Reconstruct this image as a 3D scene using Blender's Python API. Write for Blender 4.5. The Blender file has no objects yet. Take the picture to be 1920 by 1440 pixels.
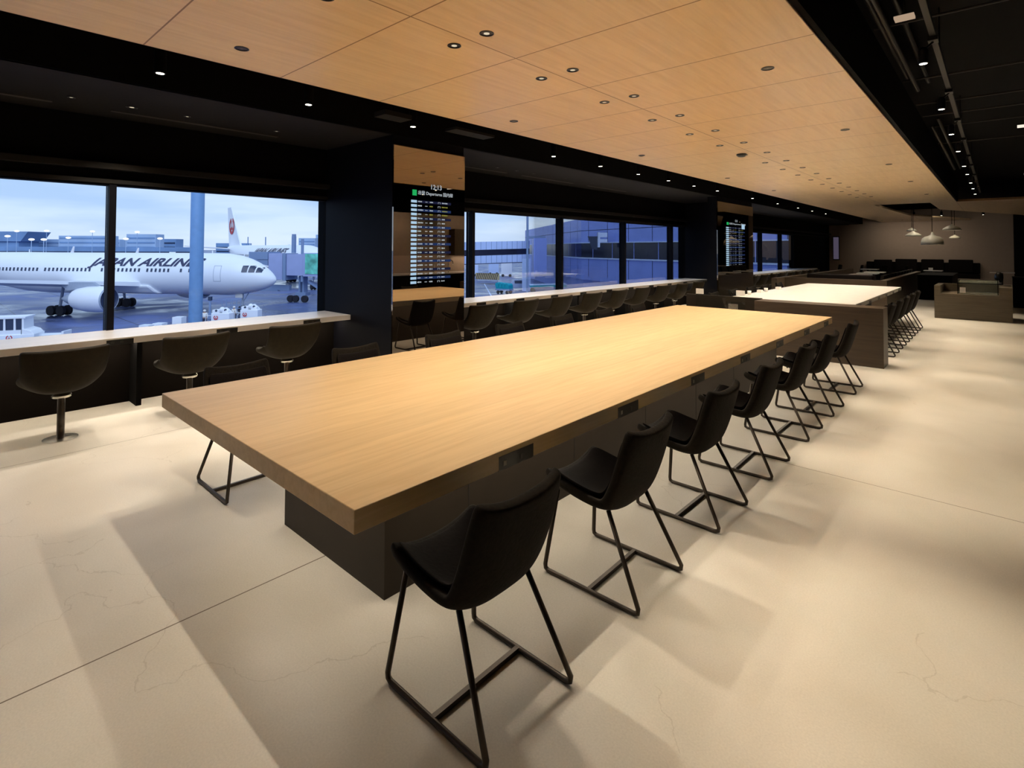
import bpy, bmesh, math, random
from mathutils import Vector, Matrix
random.seed(7)
S = bpy.context.scene
COL = S.collection
PI = math.pi
EYE = 1.55
GZ = -6.38          # airport apron level, one storey and a half below the lounge floor

# ------------------------------------------------------------------ camera
RX = Vector((0.74106282, 0.67142674, 0.0034677))     # camera right in world axes
RY = Vector((0.01404008, -0.02065928, 0.99968799))   # camera up
RZ = Vector((0.67128889, -0.74078291, -0.02473671))  # camera back
cam = bpy.data.cameras.new('camera')
cam.sensor_width = 36.0
cam.lens = 36.0 * 1004 / 1920
cam.shift_y = -(720 - 441) / 1920
cam.clip_start = 0.05
cam.clip_end = 6000
co = bpy.data.objects.new('camera', cam)
COL.objects.link(co)
m = Matrix.Identity(4)
for i in range(3):
    m[i][0] = RX[i]; m[i][1] = RY[i]; m[i][2] = RZ[i]
m[0][3], m[1][3], m[2][3] = 0, 0, EYE
co.matrix_world = m
S.camera = co
S.view_settings.view_transform = 'Standard'
S.view_settings.look = 'None'
S.view_settings.exposure = 0.0
S.view_settings.gamma = 1.0
S.view_settings.use_curve_mapping = False
S.cycles.max_bounces = 8
S.cycles.transparent_max_bounces = 16
S.cycles.sample_clamp_indirect = 40.0
S.cycles.caustics_reflective = False
S.cycles.caustics_refractive = False


def lin(r, g, b):
    f = lambda c: (c / 255 / 12.92) if c / 255 <= 0.04045 else ((c / 255 + 0.055) / 1.055) ** 2.4
    return (f(r), f(g), f(b), 1.0)


# ------------------------------------------------------------------ world: overcast winter sky
W = bpy.data.worlds.new('overcast_sky')
S.world = W
W.use_nodes = True
nt = W.node_tree
nt.nodes.clear()
tc = nt.nodes.new('ShaderNodeTexCoord')
sep = nt.nodes.new('ShaderNodeSeparateXYZ')
nt.links.new(tc.outputs['Generated'], sep.inputs[0])
ramp = nt.nodes.new('ShaderNodeValToRGB')
nt.links.new(sep.outputs['Z'], ramp.inputs[0])
cr = ramp.color_ramp
cr.elements[0].position = 0.0; cr.elements[0].color = lin(232, 238, 250)
cr.elements[1].position = 0.6; cr.elements[1].color = lin(150, 180, 222)
e = cr.elements.new(0.05); e.color = lin(205, 226, 250)
e = cr.elements.new(0.13); e.color = lin(185, 212, 244)
mp = nt.nodes.new('ShaderNodeMapping')
mp.inputs['Scale'].default_value = (2.2, 2.2, 14.0)
nt.links.new(tc.outputs['Generated'], mp.inputs[0])
ns = nt.nodes.new('ShaderNodeTexNoise')
ns.inputs['Scale'].default_value = 1.6
ns.inputs['Detail'].default_value = 6
nt.links.new(mp.outputs[0], ns.inputs['Vector'])
r2 = nt.nodes.new('ShaderNodeValToRGB')
nt.links.new(ns.outputs['Fac'], r2.inputs[0])
r2.color_ramp.elements[0].position = 0.38; r2.color_ramp.elements[0].color = lin(168, 199, 236)
r2.color_ramp.elements[1].position = 0.62; r2.color_ramp.elements[1].color = lin(226, 240, 253)
mx = nt.nodes.new('ShaderNodeMix'); mx.data_type = 'RGBA'
mx.inputs[0].default_value = 0.55
nt.links.new(ramp.outputs[0], mx.inputs[6])
nt.links.new(r2.outputs[0], mx.inputs[7])
bg = nt.nodes.new('ShaderNodeBackground')
bg.inputs['Strength'].default_value = 1.15
nt.links.new(mx.outputs[2], bg.inputs['Color'])
wo = nt.nodes.new('ShaderNodeOutputWorld')
nt.links.new(bg.outputs[0], wo.inputs['Surface'])

# added fill sun, no seen source: brightens aircraft and cladding from behind the terminal
sun = bpy.data.lights.new('added_fill_sun', 'SUN')
sun.energy = 1.5; sun.angle = math.radians(50); sun.color = (0.80, 0.88, 1.0)
so = bpy.data.objects.new('added_fill_sun', sun); COL.objects.link(so)
so.rotation_euler = Vector((-0.62, 0.42, -0.72)).to_track_quat('-Z', 'Y').to_euler()

# ------------------------------------------------------------------ light levels (W)
WARM = (1.0, 0.87, 0.69)
P_PAIR = 45.0
P_SINGLE = 10.0
P_CYL = 70.0
P_SOFFIT = 45.0
P_TRACK = 108.0
P_STRIP = 3.0


# ------------------------------------------------------------------ materials
MATS = {}


def mat(name, col, rough=0.5, metal=0.0, var=0.06, scale=8.0, spec=0.5, bump=0.0, emit=None, estr=0.0, stretch=(1, 1, 1)):
    if name in MATS:
        return MATS[name]
    M = bpy.data.materials.new(name)
    M.use_nodes = True
    n = M.node_tree
    p = n.nodes['Principled BSDF']
    p.inputs['Roughness'].default_value = rough
    p.inputs['Metallic'].default_value = metal
    p.inputs['Specular IOR Level'].default_value = spec
    t = n.nodes.new('ShaderNodeTexCoord')
    mpn = n.nodes.new('ShaderNodeMapping')
    mpn.inputs['Scale'].default_value = stretch
    n.links.new(t.outputs['Object'], mpn.inputs[0])
    no = n.nodes.new('ShaderNodeTexNoise')
    no.inputs['Scale'].default_value = scale
    no.inputs['Detail'].default_value = 5
    n.links.new(mpn.outputs[0], no.inputs['Vector'])
    rp = n.nodes.new('ShaderNodeValToRGB')
    rp.color_ramp.elements[0].position = 0.3
    rp.color_ramp.elements[1].position = 0.7
    c = col
    rp.color_ramp.elements[0].color = (c[0] * (1 - var), c[1] * (1 - var), c[2] * (1 - var), 1)
    rp.color_ramp.elements[1].color = (min(1, c[0] * (1 + var)), min(1, c[1] * (1 + var)), min(1, c[2] * (1 + var)), 1)
    n.links.new(no.outputs['Fac'], rp.inputs[0])
    n.links.new(rp.outputs[0], p.inputs['Base Color'])
    if bump:
        b = n.nodes.new('ShaderNodeBump')
        b.inputs['Strength'].default_value = bump
        b.inputs['Distance'].default_value = 0.01
        n.links.new(no.outputs['Fac'], b.inputs['Height'])
        n.links.new(b.outputs[0], p.inputs['Normal'])
    if emit:
        p.inputs['Emission Color'].default_value = emit
        p.inputs['Emission Strength'].default_value = estr
    MATS[name] = M
    return M


def N(tree, kind, **kw):
    x = tree.nodes.new(kind)
    for k, v in kw.items():
        setattr(x, k, v)
    return x


def wood_mat(name, dark, light, axis='Y', plank=0.11, rough=0.42, seams=None, coat=0.0, grain=1.0):
    M = bpy.data.materials.new(name)
    M.use_nodes = True
    n = M.node_tree
    L = n.links.new
    p = n.nodes['Principled BSDF']
    p.inputs['Roughness'].default_value = rough
    p.inputs['Specular IOR Level'].default_value = 0.4
    t = N(n, 'ShaderNodeTexCoord')
    sp = N(n, 'ShaderNodeSeparateXYZ')
    L(t.outputs['Object'], sp.inputs[0])
    a, b = ('Y', 'X') if axis == 'Y' else ('X', 'Y')
    dv = N(n, 'ShaderNodeMath', operation='DIVIDE'); dv.inputs[1].default_value = plank
    L(sp.outputs[b], dv.inputs[0])
    fl = N(n, 'ShaderNodeMath', operation='FLOOR'); L(dv.outputs[0], fl.inputs[0])
    wn = N(n, 'ShaderNodeTexWhiteNoise', noise_dimensions='1D'); L(fl.outputs[0], wn.inputs['W'])
    ad = N(n, 'ShaderNodeVectorMath', operation='ADD')
    L(t.outputs['Object'], ad.inputs[0])
    sc = N(n, 'ShaderNodeVectorMath', operation='SCALE'); sc.inputs['Scale'].default_value = 7.0
    L(wn.outputs['Color'], sc.inputs[0]); L(sc.outputs[0], ad.inputs[1])
    mp_ = N(n, 'ShaderNodeMapping')
    mp_.inputs['Scale'].default_value = (14 * grain, 0.9 * grain, 14 * grain) if axis == 'Y' else (0.9 * grain, 14 * grain, 14 * grain)
    L(ad.outputs[0], mp_.inputs[0])
    no = N(n, 'ShaderNodeTexNoise'); no.inputs['Scale'].default_value = 2.2; no.inputs['Detail'].default_value = 7; no.inputs['Distortion'].default_value = 0.6
    L(mp_.outputs[0], no.inputs['Vector'])
    rp = N(n, 'ShaderNodeValToRGB')
    rp.color_ramp.elements[0].position = 0.32; rp.color_ramp.elements[0].color = dark
    rp.color_ramp.elements[1].position = 0.62; rp.color_ramp.elements[1].color = light
    L(no.outputs['Fac'], rp.inputs[0])
    hv = N(n, 'ShaderNodeHueSaturation')
    mr = N(n, 'ShaderNodeMapRange'); mr.inputs['To Min'].default_value = 0.93; mr.inputs['To Max'].default_value = 1.05
    L(wn.outputs['Value'], mr.inputs['Value']); L(mr.outputs[0], hv.inputs['Value'])
    L(rp.outputs[0], hv.inputs['Color'])
    out = hv.outputs[0]
    if seams:
        # (axis, origin, pitch, width): thin dark reveals between the boards
        for ax, org, pitch, wd in seams:
            s1 = N(n, 'ShaderNodeMath', operation='SUBTRACT'); s1.inputs[1].default_value = org - wd / 2
            L(sp.outputs[ax], s1.inputs[0])
            md = N(n, 'ShaderNodeMath', operation='FLOORED_MODULO'); md.inputs[1].default_value = pitch
            L(s1.outputs[0], md.inputs[0])
            lt = N(n, 'ShaderNodeMath', operation='LESS_THAN'); lt.inputs[1].default_value = wd
            L(md.outputs[0], lt.inputs[0])
            mm = N(n, 'ShaderNodeMix', data_type='RGBA')
            L(lt.outputs[0], mm.inputs[0]); L(out, mm.inputs[6]); mm.inputs[7].default_value = (dark[0] * .38, dark[1] * .26, dark[2] * .16, 1)
            out = mm.outputs[2]
    L(out, p.inputs['Base Color'])
    bp = N(n, 'ShaderNodeBump'); bp.inputs['Strength'].default_value = 0.08; bp.inputs['Distance'].default_value = 0.002
    L(no.outputs['Fac'], bp.inputs['Height']); L(bp.outputs[0], p.inputs['Normal'])
    MATS[name] = M
    return M


def floor_mat():
    M = bpy.data.materials.new('polished_concrete')
    M.use_nodes = True
    n = M.node_tree
    L = n.links.new
    p = n.nodes['Principled BSDF']
    t = N(n, 'ShaderNodeTexCoord')
    sp = N(n, 'ShaderNodeSeparateXYZ'); L(t.outputs['Object'], sp.inputs[0])
    n1 = N(n, 'ShaderNodeTexNoise'); n1.inputs['Scale'].default_value = 1.1; n1.inputs['Detail'].default_value = 8; n1.inputs['Distortion'].default_value = 0.4
    L(t.outputs['Object'], n1.inputs['Vector'])
    rp = N(n, 'ShaderNodeValToRGB')
    rp.color_ramp.elements[0].position = 0.3; rp.color_ramp.elements[0].color = (0.56, 0.52, 0.445, 1)
    rp.color_ramp.elements[1].position = 0.72; rp.color_ramp.elements[1].color = (0.69, 0.65, 0.58, 1)
    L(n1.outputs['Fac'], rp.inputs[0])
    n2 = N(n, 'ShaderNodeTexNoise'); n2.inputs['Scale'].default_value = 140; n2.inputs['Detail'].default_value = 3
    L(t.outputs['Object'], n2.inputs['Vector'])
    sp2 = N(n, 'ShaderNodeMapRange'); sp2.inputs['From Min'].default_value = 0.3; sp2.inputs['From Max'].default_value = 0.7
    sp2.inputs['To Min'].default_value = 0.93; sp2.inputs['To Max'].default_value = 1.04
    L(n2.outputs['Fac'], sp2.inputs['Value'])
    mu = N(n, 'ShaderNodeVectorMath', operation='SCALE'); L(rp.outputs[0], mu.inputs[0]); L(sp2.outputs[0], mu.inputs['Scale'])
    # hairline cracks
    nd = N(n, 'ShaderNodeTexNoise'); nd.inputs['Scale'].default_value = 2.5; nd.inputs['Detail'].default_value = 6
    L(t.outputs['Object'], nd.inputs['Vector'])
    va = N(n, 'ShaderNodeVectorMath', operation='MULTIPLY_ADD'); L(nd.outputs['Color'], va.inputs[0]); va.inputs[1].default_value = (.5, .5, .5); L(t.outputs['Object'], va.inputs[2])
    vo = N(n, 'ShaderNodeTexVoronoi', feature='DISTANCE_TO_EDGE'); vo.inputs['Scale'].default_value = 0.65
    L(va.outputs[0], vo.inputs['Vector'])
    ck = N(n, 'ShaderNodeMath', operation='LESS_THAN'); ck.inputs[1].default_value = 0.0016; L(vo.outputs['Distance'], ck.inputs[0])
    nm = N(n, 'ShaderNodeTexNoise'); nm.inputs['Scale'].default_value = 0.7; L(t.outputs['Object'], nm.inputs['Vector'])
    gm = N(n, 'ShaderNodeMath', operation='GREATER_THAN'); gm.inputs[1].default_value = 0.53; L(nm.outputs['Fac'], gm.inputs[0])
    cm = N(n, 'ShaderNodeMath', operation='MULTIPLY'); L(ck.outputs[0], cm.inputs[0]); L(gm.outputs[0], cm.inputs[1])
    cs = N(n, 'ShaderNodeMath', operation='MULTIPLY'); L(cm.outputs[0], cs.inputs[0]); cs.inputs[1].default_value = 0.22
    m1 = N(n, 'ShaderNodeMix', data_type='RGBA'); L(cs.outputs[0], m1.inputs[0]); L(mu.outputs[0], m1.inputs[6]); m1.inputs[7].default_value = (.25, .2, .14, 1)
    out = m1.outputs[2]
    # saw-cut joints
    for ax, org, pitch, wd in (('X', -2.53, 60, 0.007), ('X', -5.19, 60, 0.006), ('Y', 4.245, 60, 0.006)):
        s1 = N(n, 'ShaderNodeMath', operation='SUBTRACT'); s1.inputs[1].default_value = org - wd / 2; L(sp.outputs[ax], s1.inputs[0])
        md = N(n, 'ShaderNodeMath', operation='FLOORED_MODULO'); md.inputs[1].default_value = pitch; L(s1.outputs[0], md.inputs[0])
        lt = N(n, 'ShaderNodeMath', operation='LESS_THAN'); lt.inputs[1].default_value = wd; L(md.outputs[0], lt.inputs[0])
        mm = N(n, 'ShaderNodeMix', data_type='RGBA'); L(lt.outputs[0], mm.inputs[0]); L(out, mm.inputs[6]); mm.inputs[7].default_value = (.16, .12, .085, 1)
        out = mm.outputs[2]
    L(out, p.inputs['Base Color'])
    rr = N(n, 'ShaderNodeMapRange'); rr.inputs['To Min'].default_value = 0.30; rr.inputs['To Max'].default_value = 0.48
    L(n1.outputs['Fac'], rr.inputs['Value']); L(rr.outputs[0], p.inputs['Roughness'])
    p.inputs['Specular IOR Level'].default_value = 0.35
    MATS['floor'] = M
    return M


def apron_mat():
    M = bpy.data.materials.new('wet_apron')
    M.use_nodes = True
    n = M.node_tree
    L = n.links.new
    p = n.nodes['Principled BSDF']
    t = N(n, 'ShaderNodeTexCoord')
    sp = N(n, 'ShaderNodeSeparateXYZ'); L(t.outputs['Object'], sp.inputs[0])
    n1 = N(n, 'ShaderNodeTexNoise'); n1.inputs['Scale'].default_value = 0.11; n1.inputs['Detail'].default_value = 9; n1.inputs['Distortion'].default_value = 1.2
    L(t.outputs['Object'], n1.inputs['Vector'])
    rp = N(n, 'ShaderNodeValToRGB')
    rp.color_ramp.elements[0].position = 0.36; rp.color_ramp.elements[0].color = (0.035, 0.05, 0.13, 1)
    rp.color_ramp.elements[1].position = 0.66; rp.color_ramp.elements[1].color = (0.11, 0.15, 0.34, 1)
    L(n1.outputs['Fac'], rp.inputs[0])
    out = rp.outputs[0]
    for ax, pitch in (('X', 7.5), ('Y', 7.5)):
        md = N(n, 'ShaderNodeMath', operation='FLOORED_MODULO'); md.inputs[1].default_value = pitch; L(sp.outputs[ax], md.inputs[0])
        lt = N(n, 'ShaderNodeMath', operation='LESS_THAN'); lt.inputs[1].default_value = .12; L(md.outputs[0], lt.inputs[0])
        mm = N(n, 'ShaderNodeMix', data_type='RGBA'); L(lt.outputs[0], mm.inputs[0]); L(out, mm.inputs[6]); mm.inputs[7].default_value = (.02, .028, .06, 1)
        out = mm.outputs[2]
    L(out, p.inputs['Base Color'])
    r3 = N(n, 'ShaderNodeMapRange'); r3.inputs['From Min'].default_value = .35; r3.inputs['From Max'].default_value = .65
    r3.inputs['To Min'].default_value = 0.12; r3.inputs['To Max'].default_value = 0.6
    L(n1.outputs['Fac'], r3.inputs['Value']); L(r3.outputs[0], p.inputs['Roughness'])
    bn = N(n, 'ShaderNodeTexNoise'); bn.inputs['Scale'].default_value = 1.3; bn.inputs['Detail'].default_value = 4; L(t.outputs['Object'], bn.inputs['Vector'])
    bp = N(n, 'ShaderNodeBump'); bp.inputs['Strength'].default_value = .25; bp.inputs['Distance'].default_value = .05
    L(bn.outputs['Fac'], bp.inputs['Height']); L(bp.outputs[0], p.inputs['Normal'])
    MATS['apron'] = M
    return M


def glass_mat(name, tint=(1, 1, 1), refl=0.06, rough=0.0):
    M = bpy.data.materials.new(name)
    M.use_nodes = True
    n = M.node_tree
    n.nodes.remove(n.nodes['Principled BSDF'])
    tr = N(n, 'ShaderNodeBsdfTransparent'); tr.inputs[0].default_value = (*tint, 1)
    gl = N(n, 'ShaderNodeBsdfGlossy'); gl.inputs['Roughness'].default_value = rough
    lw = N(n, 'ShaderNodeFresnel'); lw.inputs['IOR'].default_value = 1.3
    ml = N(n, 'ShaderNodeMath', operation='MULTIPLY'); ml.inputs[1].default_value = refl / 0.06
    n.links.new(lw.outputs[0], ml.inputs[0])
    mixs = N(n, 'ShaderNodeMixShader')
    n.links.new(ml.outputs[0], mixs.inputs[0]); n.links.new(tr.outputs[0], mixs.inputs[1]); n.links.new(gl.outputs[0], mixs.inputs[2])
    n.links.new(mixs.outputs[0], n.nodes['Material Output'].inputs[0])
    MATS[name] = M
    return M


def emis(name, col, s):
    if name in MATS:
        return MATS[name]
    M = bpy.data.materials.new(name)
    M.use_nodes = True
    n = M.node_tree
    n.nodes.remove(n.nodes['Principled BSDF'])
    em = N(n, 'ShaderNodeEmission'); em.inputs[0].default_value = (*col[:3], 1); em.inputs[1].default_value = s
    n.links.new(em.outputs[0], n.nodes['Material Output'].inputs[0])
    MATS[name] = M
    return M


M_FLOOR = floor_mat()
M_APRON = apron_mat()
M_CEIL = wood_mat('maple_ceiling', (0.78, 0.56, 0.32, 1), (0.86, 0.64, 0.39, 1), axis='Y', plank=0.9, rough=0.33,
                  seams=[('Y', 1.005, 0.955, 0.010), ('X', -2.61, 1.75, 0.010)], grain=0.8)
M_TABLE = wood_mat('oak_tabletop', (0.50, 0.345, 0.175, 1), (0.575, 0.41, 0.22, 1), axis='Y', plank=0.26, rough=0.40)
M_LAM = wood_mat('brown_laminate', (0.042, 0.028, 0.017, 1), (0.056, 0.038, 0.023, 1), axis='X', plank=3.0, rough=0.45)
M_PANELB = mat('dark_brown_kickboard', (0.0055, 0.004, 0.003), 0.8, spec=.05)
M_BLACK = mat('matt_black_paint', (0.0025, 0.0022, 0.0022), 0.8, var=.1, spec=0.08)
M_NAVY = mat('black_pillar_paint', (0.004, 0.004, 0.0065), 0.6, spec=0.1)
M_SOFF = mat('charcoal_soffit', (0.013, 0.011, 0.009), 0.7, spec=.2)
M_DUCT = mat('black_steel_pipe', (0.022, 0.018, 0.014), 0.45, metal=.4)
M_FAB = mat('dark_brown_fabric', (0.010, 0.0072, 0.0045), 0.85, var=.25, scale=60, bump=.25, spec=.15)
M_FABIN = mat('black_seat_fabric', (0.0065, 0.0045, 0.004), 0.85, var=.2, scale=60, bump=.2, spec=.1)
M_STOOL = mat('olive_brown_leather', (0.0165, 0.0115, 0.0055), 0.65, var=.15, scale=30, bump=.12, spec=.12)
M_FRAME = mat('bronze_black_steel', (0.055, 0.042, 0.032), 0.38, metal=.55, spec=.5)
M_CHROME = mat('brushed_chrome', (0.75, 0.72, 0.66), 0.25, metal=1.0)
M_COUNT = mat('pale_wood_counter', (0.74, 0.69, 0.65), 0.30, var=.05, scale=3, stretch=(6, .6, 6))
M_WTAB = mat('white_laminate', (0.82, 0.79, 0.73), 0.22, var=.03)
M_PLUG = mat('black_plastic', (0.008, 0.007, 0.006), 0.35)
M_PLUGS = mat('dark_socket_face', (0.03, 0.026, 0.02), 0.4)
M_PLUGW = mat('grey_socket_face', (0.35, 0.32, 0.26), 0.4)
M_BOX = mat('grey_brown_panel', (0.028, 0.021, 0.015), 0.5, var=.05, spec=.15)
M_BOXG = mat('panel_reveal', (0.01, 0.008, 0.007), 0.8)
M_BEIGE = mat('beige_wall', (0.36, 0.28, 0.225), 0.8, var=.03)
M_GLASS = glass_mat('window_glass', (0.93, 0.96, 1.0), 0.035)
M_CGLASS = glass_mat('clear_guard_glass', (0.93, 0.96, 0.95), 0.06)
M_LAMP = emis('lamp_white', (1.0, 0.9, 0.72), 14.0)
M_LAMPD = emis('lamp_dim', (1.0, 0.86, 0.62), .75)
M_WHITEP = mat('white_paper', (0.8, 0.77, 0.72), 0.7)
M_PLANE = mat('aircraft_white', (0.86, 0.88, 0.92), 0.35, var=.015, scale=.5)
M_PGREY = mat('aircraft_grey', (0.36, 0.41, 0.50), 0.4)
M_PDARK = mat('aircraft_dark_glass', (0.03, 0.045, 0.09), 0.2)
M_TYRE = mat('tyre_rubber', (0.012, 0.012, 0.02), 0.8)
M_INK = mat('dark_blue_lettering', (0.03, 0.035, 0.09), 0.5)
M_RED = mat('emblem_red', (0.55, 0.02, 0.03), 0.5)
M_STEELB = mat('blue_grey_steel', (0.21, 0.29, 0.46), 0.5)
M_BRIDGE = mat('boarding_bridge_grey', (0.36, 0.41, 0.66), 0.5, var=.05, scale=1)
M_PANEL = mat('blue_metal_cladding', (0.29, 0.38, 0.86), 0.35, var=.05, scale=.4, metal=.1)
M_PANELL = mat('light_blue_cladding', (0.50, 0.61, 0.88), 0.4, var=.05, scale=.4)
M_WSTRIP = mat('dark_ribbon_window', (0.012, 0.013, 0.03), 0.15, var=.3, scale=.3)
M_TRIM = mat('pale_blue_trim', (0.62, 0.72, 0.95), 0.4)
M_FARB = mat('haze_blue_building', (0.20, 0.33, 0.55), 0.8, var=.15, scale=.05)  # distance haze is mixed into this blue
M_FARL = mat('haze_pale_building', (0.40, 0.54, 0.74), 0.8, var=.1, scale=.05)  # paler tone, distance haze put into the colour
M_TEAL = mat('teal_paint', (0.0, 0.34, 0.42), 0.45)
M_GREENAD = mat('green_advert', (0.16, 0.62, 0.48), 0.5, var=.5, scale=.9)
M_SKIN = mat('skin', (0.5, 0.3, 0.2), 0.6)
M_TROUS = mat('navy_trousers', (0.012, 0.016, 0.05), 0.8)
M_SAFE = mat('safety_red', (0.6, 0.05, 0.03), 0.5)
M_DECK = mat('orange_grass', (0.42, 0.36, 0.45), 0.9)


# ------------------------------------------------------------------ mesh helpers
class B:
    """collects shapes and links them as one mesh object"""

    def __init__(self):
        self.bm = bmesh.new()

    def box(self, x0, x1, y0, y1, z0, z1):
        vs = [self.bm.verts.new((x, y, z)) for z in (z0, z1) for y in (y0, y1) for x in (x0, x1)]
        for f in ((0, 2, 3, 1), (4, 5, 7, 6), (0, 1, 5, 4), (2, 6, 7, 3), (0, 4, 6, 2), (1, 3, 7, 5)):
            self.bm.faces.new([vs[i] for i in f])
        return self

    def hexa(self, pts):
        vs = [self.bm.verts.new(p) for p in pts]   # 4 bottom, 4 top, both same turning
        for f in ((3, 2, 1, 0), (4, 5, 6, 7), (0, 1, 5, 4), (1, 2, 6, 5), (2, 3, 7, 6), (3, 0, 4, 7)):
            self.bm.faces.new([vs[i] for i in f])
        return self

    def poly(self, pts):
        self.bm.faces.new([self.bm.verts.new(p) for p in pts])
        return self

    def prism(self, pts, z0, z1):
        a = [self.bm.verts.new((x, y, z0)) for x, y in pts]
        b = [self.bm.verts.new((x, y, z1)) for x, y in pts]
        self.bm.faces.new(a[::-1]); self.bm.faces.new(b)
        n = len(pts)
        for i in range(n):
            self.bm.faces.new((a[i], a[(i + 1) % n], b[(i + 1) % n], b[i]))
        return self

    def extr(self, pts, vec):
        vec = Vector(vec)
        a = [self.bm.verts.new(Vector(p)) for p in pts]
        b = [self.bm.verts.new(Vector(p) + vec) for p in pts]
        self.bm.faces.new(a[::-1]); self.bm.faces.new(b)
        n = len(pts)
        for i in range(n):
            self.bm.faces.new((a[i], a[(i + 1) % n], b[(i + 1) % n], b[i]))
        return self

    def tube(self, pts, r, seg=10, cap=True, square=False):
        pts = [Vector(p) for p in pts]
        rings = []
        prev = None
        n = len(pts)
        for i, p in enumerate(pts):
            if i == 0: d = pts[1] - p
            elif i == n - 1: d = p - pts[-2]
            else: d = (pts[i + 1] - p).normalized() + (p - pts[i - 1]).normalized()
            d.normalize()
            if prev is None:
                up = Vector((0, 0, 1)) if abs(d.z) < 0.9 else Vector((0, 1, 0))
                u = d.cross(up).normalized()
            else:
                u = (prev - d * prev.dot(d)).normalized()
            prev = u
            v = d.cross(u)
            rr = r[i] if isinstance(r, (list, tuple)) else r
            off = PI / 4 if square else 0
            rings.append([self.bm.verts.new(p + (u * math.cos(off + 2 * PI * k / seg) + v * math.sin(off + 2 * PI * k / seg)) * rr) for k in range(seg)])
        for a, b in zip(rings, rings[1:]):
            for k in range(seg):
                self.bm.faces.new((a[k], a[(k + 1) % seg], b[(k + 1) % seg], b[k]))
        if cap:
            self.bm.faces.new(rings[0][::-1]); self.bm.faces.new(rings[-1])
        return self

    def lathe(self, prof, c=(0, 0, 0), seg=24, axis='Z', caps=True):
        rings = []
        c = Vector(c)
        for r, h in prof:
            ring = []
            for k in range(seg):
                a = 2 * PI * k / seg
                q = {'Z': (r * math.cos(a), r * math.sin(a), h), 'X': (h, r * math.cos(a), r * math.sin(a)), 'Y': (r * math.cos(a), h, -r * math.sin(a))}[axis]
                ring.append(self.bm.verts.new(c + Vector(q)))
            rings.append(ring)
        for a, b in zip(rings, rings[1:]):
            for k in range(seg):
                self.bm.faces.new((a[k], a[(k + 1) % seg], b[(k + 1) % seg], b[k]))
        if caps:
            if prof[0][0] > 1e-5: self.bm.faces.new(rings[0][::-1])
            if prof[-1][0] > 1e-5: self.bm.faces.new(rings[-1])
        return self

    def ball(self, c, r, sx=1, sy=1, sz=1, seg=16):
        prof = [(max(1e-4, math.sin(PI * i / 10)), -math.cos(PI * i / 10)) for i in range(11)]
        st = len(self.bm.verts)
        self.lathe(prof, (0, 0, 0), seg, caps=False)
        self.bm.verts.ensure_lookup_table()
        for v in self.bm.verts[st:]:
            v.co = Vector((c[0] + v.co.x * r * sx, c[1] + v.co.y * r * sy, c[2] + v.co.z * r * sz))
        return self

    def text(self, body, size, fn, shear=0.0, spacing=1.0, res=3, offset=0.0, cut=0, fit=0):
        """letters laid flat in (u, v) and carried into place by fn(u, v)"""
        c = bpy.data.curves.new('t', 'FONT')
        c.body = body; c.size = size; c.shear = shear; c.resolution_u = res; c.space_character = spacing
        c.fill_mode = 'FRONT'; c.offset = offset
        o = bpy.data.objects.new('t', c)
        COL.objects.link(o)
        dg = bpy.context.evaluated_depsgraph_get()
        me = bpy.data.meshes.new_from_object(o.evaluated_get(dg))
        b2 = bmesh.new(); b2.from_mesh(me)
        if cut:
            ys_ = [v.co.y for v in b2.verts]; y_ = min(ys_) + cut
            while y_ < max(ys_):
                bmesh.ops.bisect_plane(b2, geom=b2.verts[:] + b2.edges[:] + b2.faces[:], plane_co=(0, y_, 0), plane_no=(0, 1, 0))
                y_ += cut
        k_ = fit / max(v.co.x for v in b2.verts) if fit else 1.0
        vs = {v: self.bm.verts.new(fn(v.co.x * k_, v.co.y)) for v in b2.verts}
        for pl in b2.faces:
            try: self.bm.faces.new([vs[i] for i in pl.verts])
            except ValueError: pass
        b2.free()
        bpy.data.objects.remove(o); bpy.data.curves.remove(c); bpy.data.meshes.remove(me)
        return self

    def build(self, name, material, parent=None, bevel=0.0, smooth=False, loc=None, rotz=0.0, recalc=True, **props):
        if recalc:
            bmesh.ops.recalc_face_normals(self.bm, faces=self.bm.faces)
        me = bpy.data.meshes.new(name)
        self.bm.to_mesh(me); self.bm.free()
        if smooth:
            for p in me.polygons: p.use_smooth = True
        o = bpy.data.objects.new(name, me)
        me.materials.append(material)
        COL.objects.link(o)
        if parent: o.parent = parent
        if loc: o.location = loc
        if rotz: o.rotation_euler[2] = rotz
        if bevel:
            md = o.modifiers.new('bevel', 'BEVEL'); md.width = bevel; md.segments = 2; md.limit_method = 'ANGLE'
        for k, v in props.items(): o[k] = v
        return o


def tag(o, label, cat, group=None, kind=None):
    o['label'] = label; o['category'] = cat
    if group: o['group'] = group
    if kind: o['kind'] = kind
    return o


def thing(name, label, cat, loc=(0, 0, 0), rotz=0.0, group=None):
    o = bpy.data.objects.new(name, None)
    o.empty_display_size = .2
    COL.objects.link(o)
    o.location = loc; o.rotation_euler = (0, 0, rotz)
    return tag(o, label, cat, group)


def struct(o):
    o['kind'] = 'structure'
    return o


def copy_tree(o, parent=None):
    c = o.copy()
    COL.objects.link(c)
    if parent: c.parent = parent
    for ch in [x for x in bpy.data.objects if x.parent == o]:
        copy_tree(ch, c)
    return c


def ordn(i):
    return ['first', 'second', 'third', 'fourth', 'fifth', 'sixth', 'seventh', 'eighth', 'ninth', 'tenth', 'eleventh', 'twelfth',
            'thirteenth', 'fourteenth', 'fifteenth', 'sixteenth', 'seventeenth', 'eighteenth', 'nineteenth', 'twentieth', 'twenty-first', 'twenty-second'][i]


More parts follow.
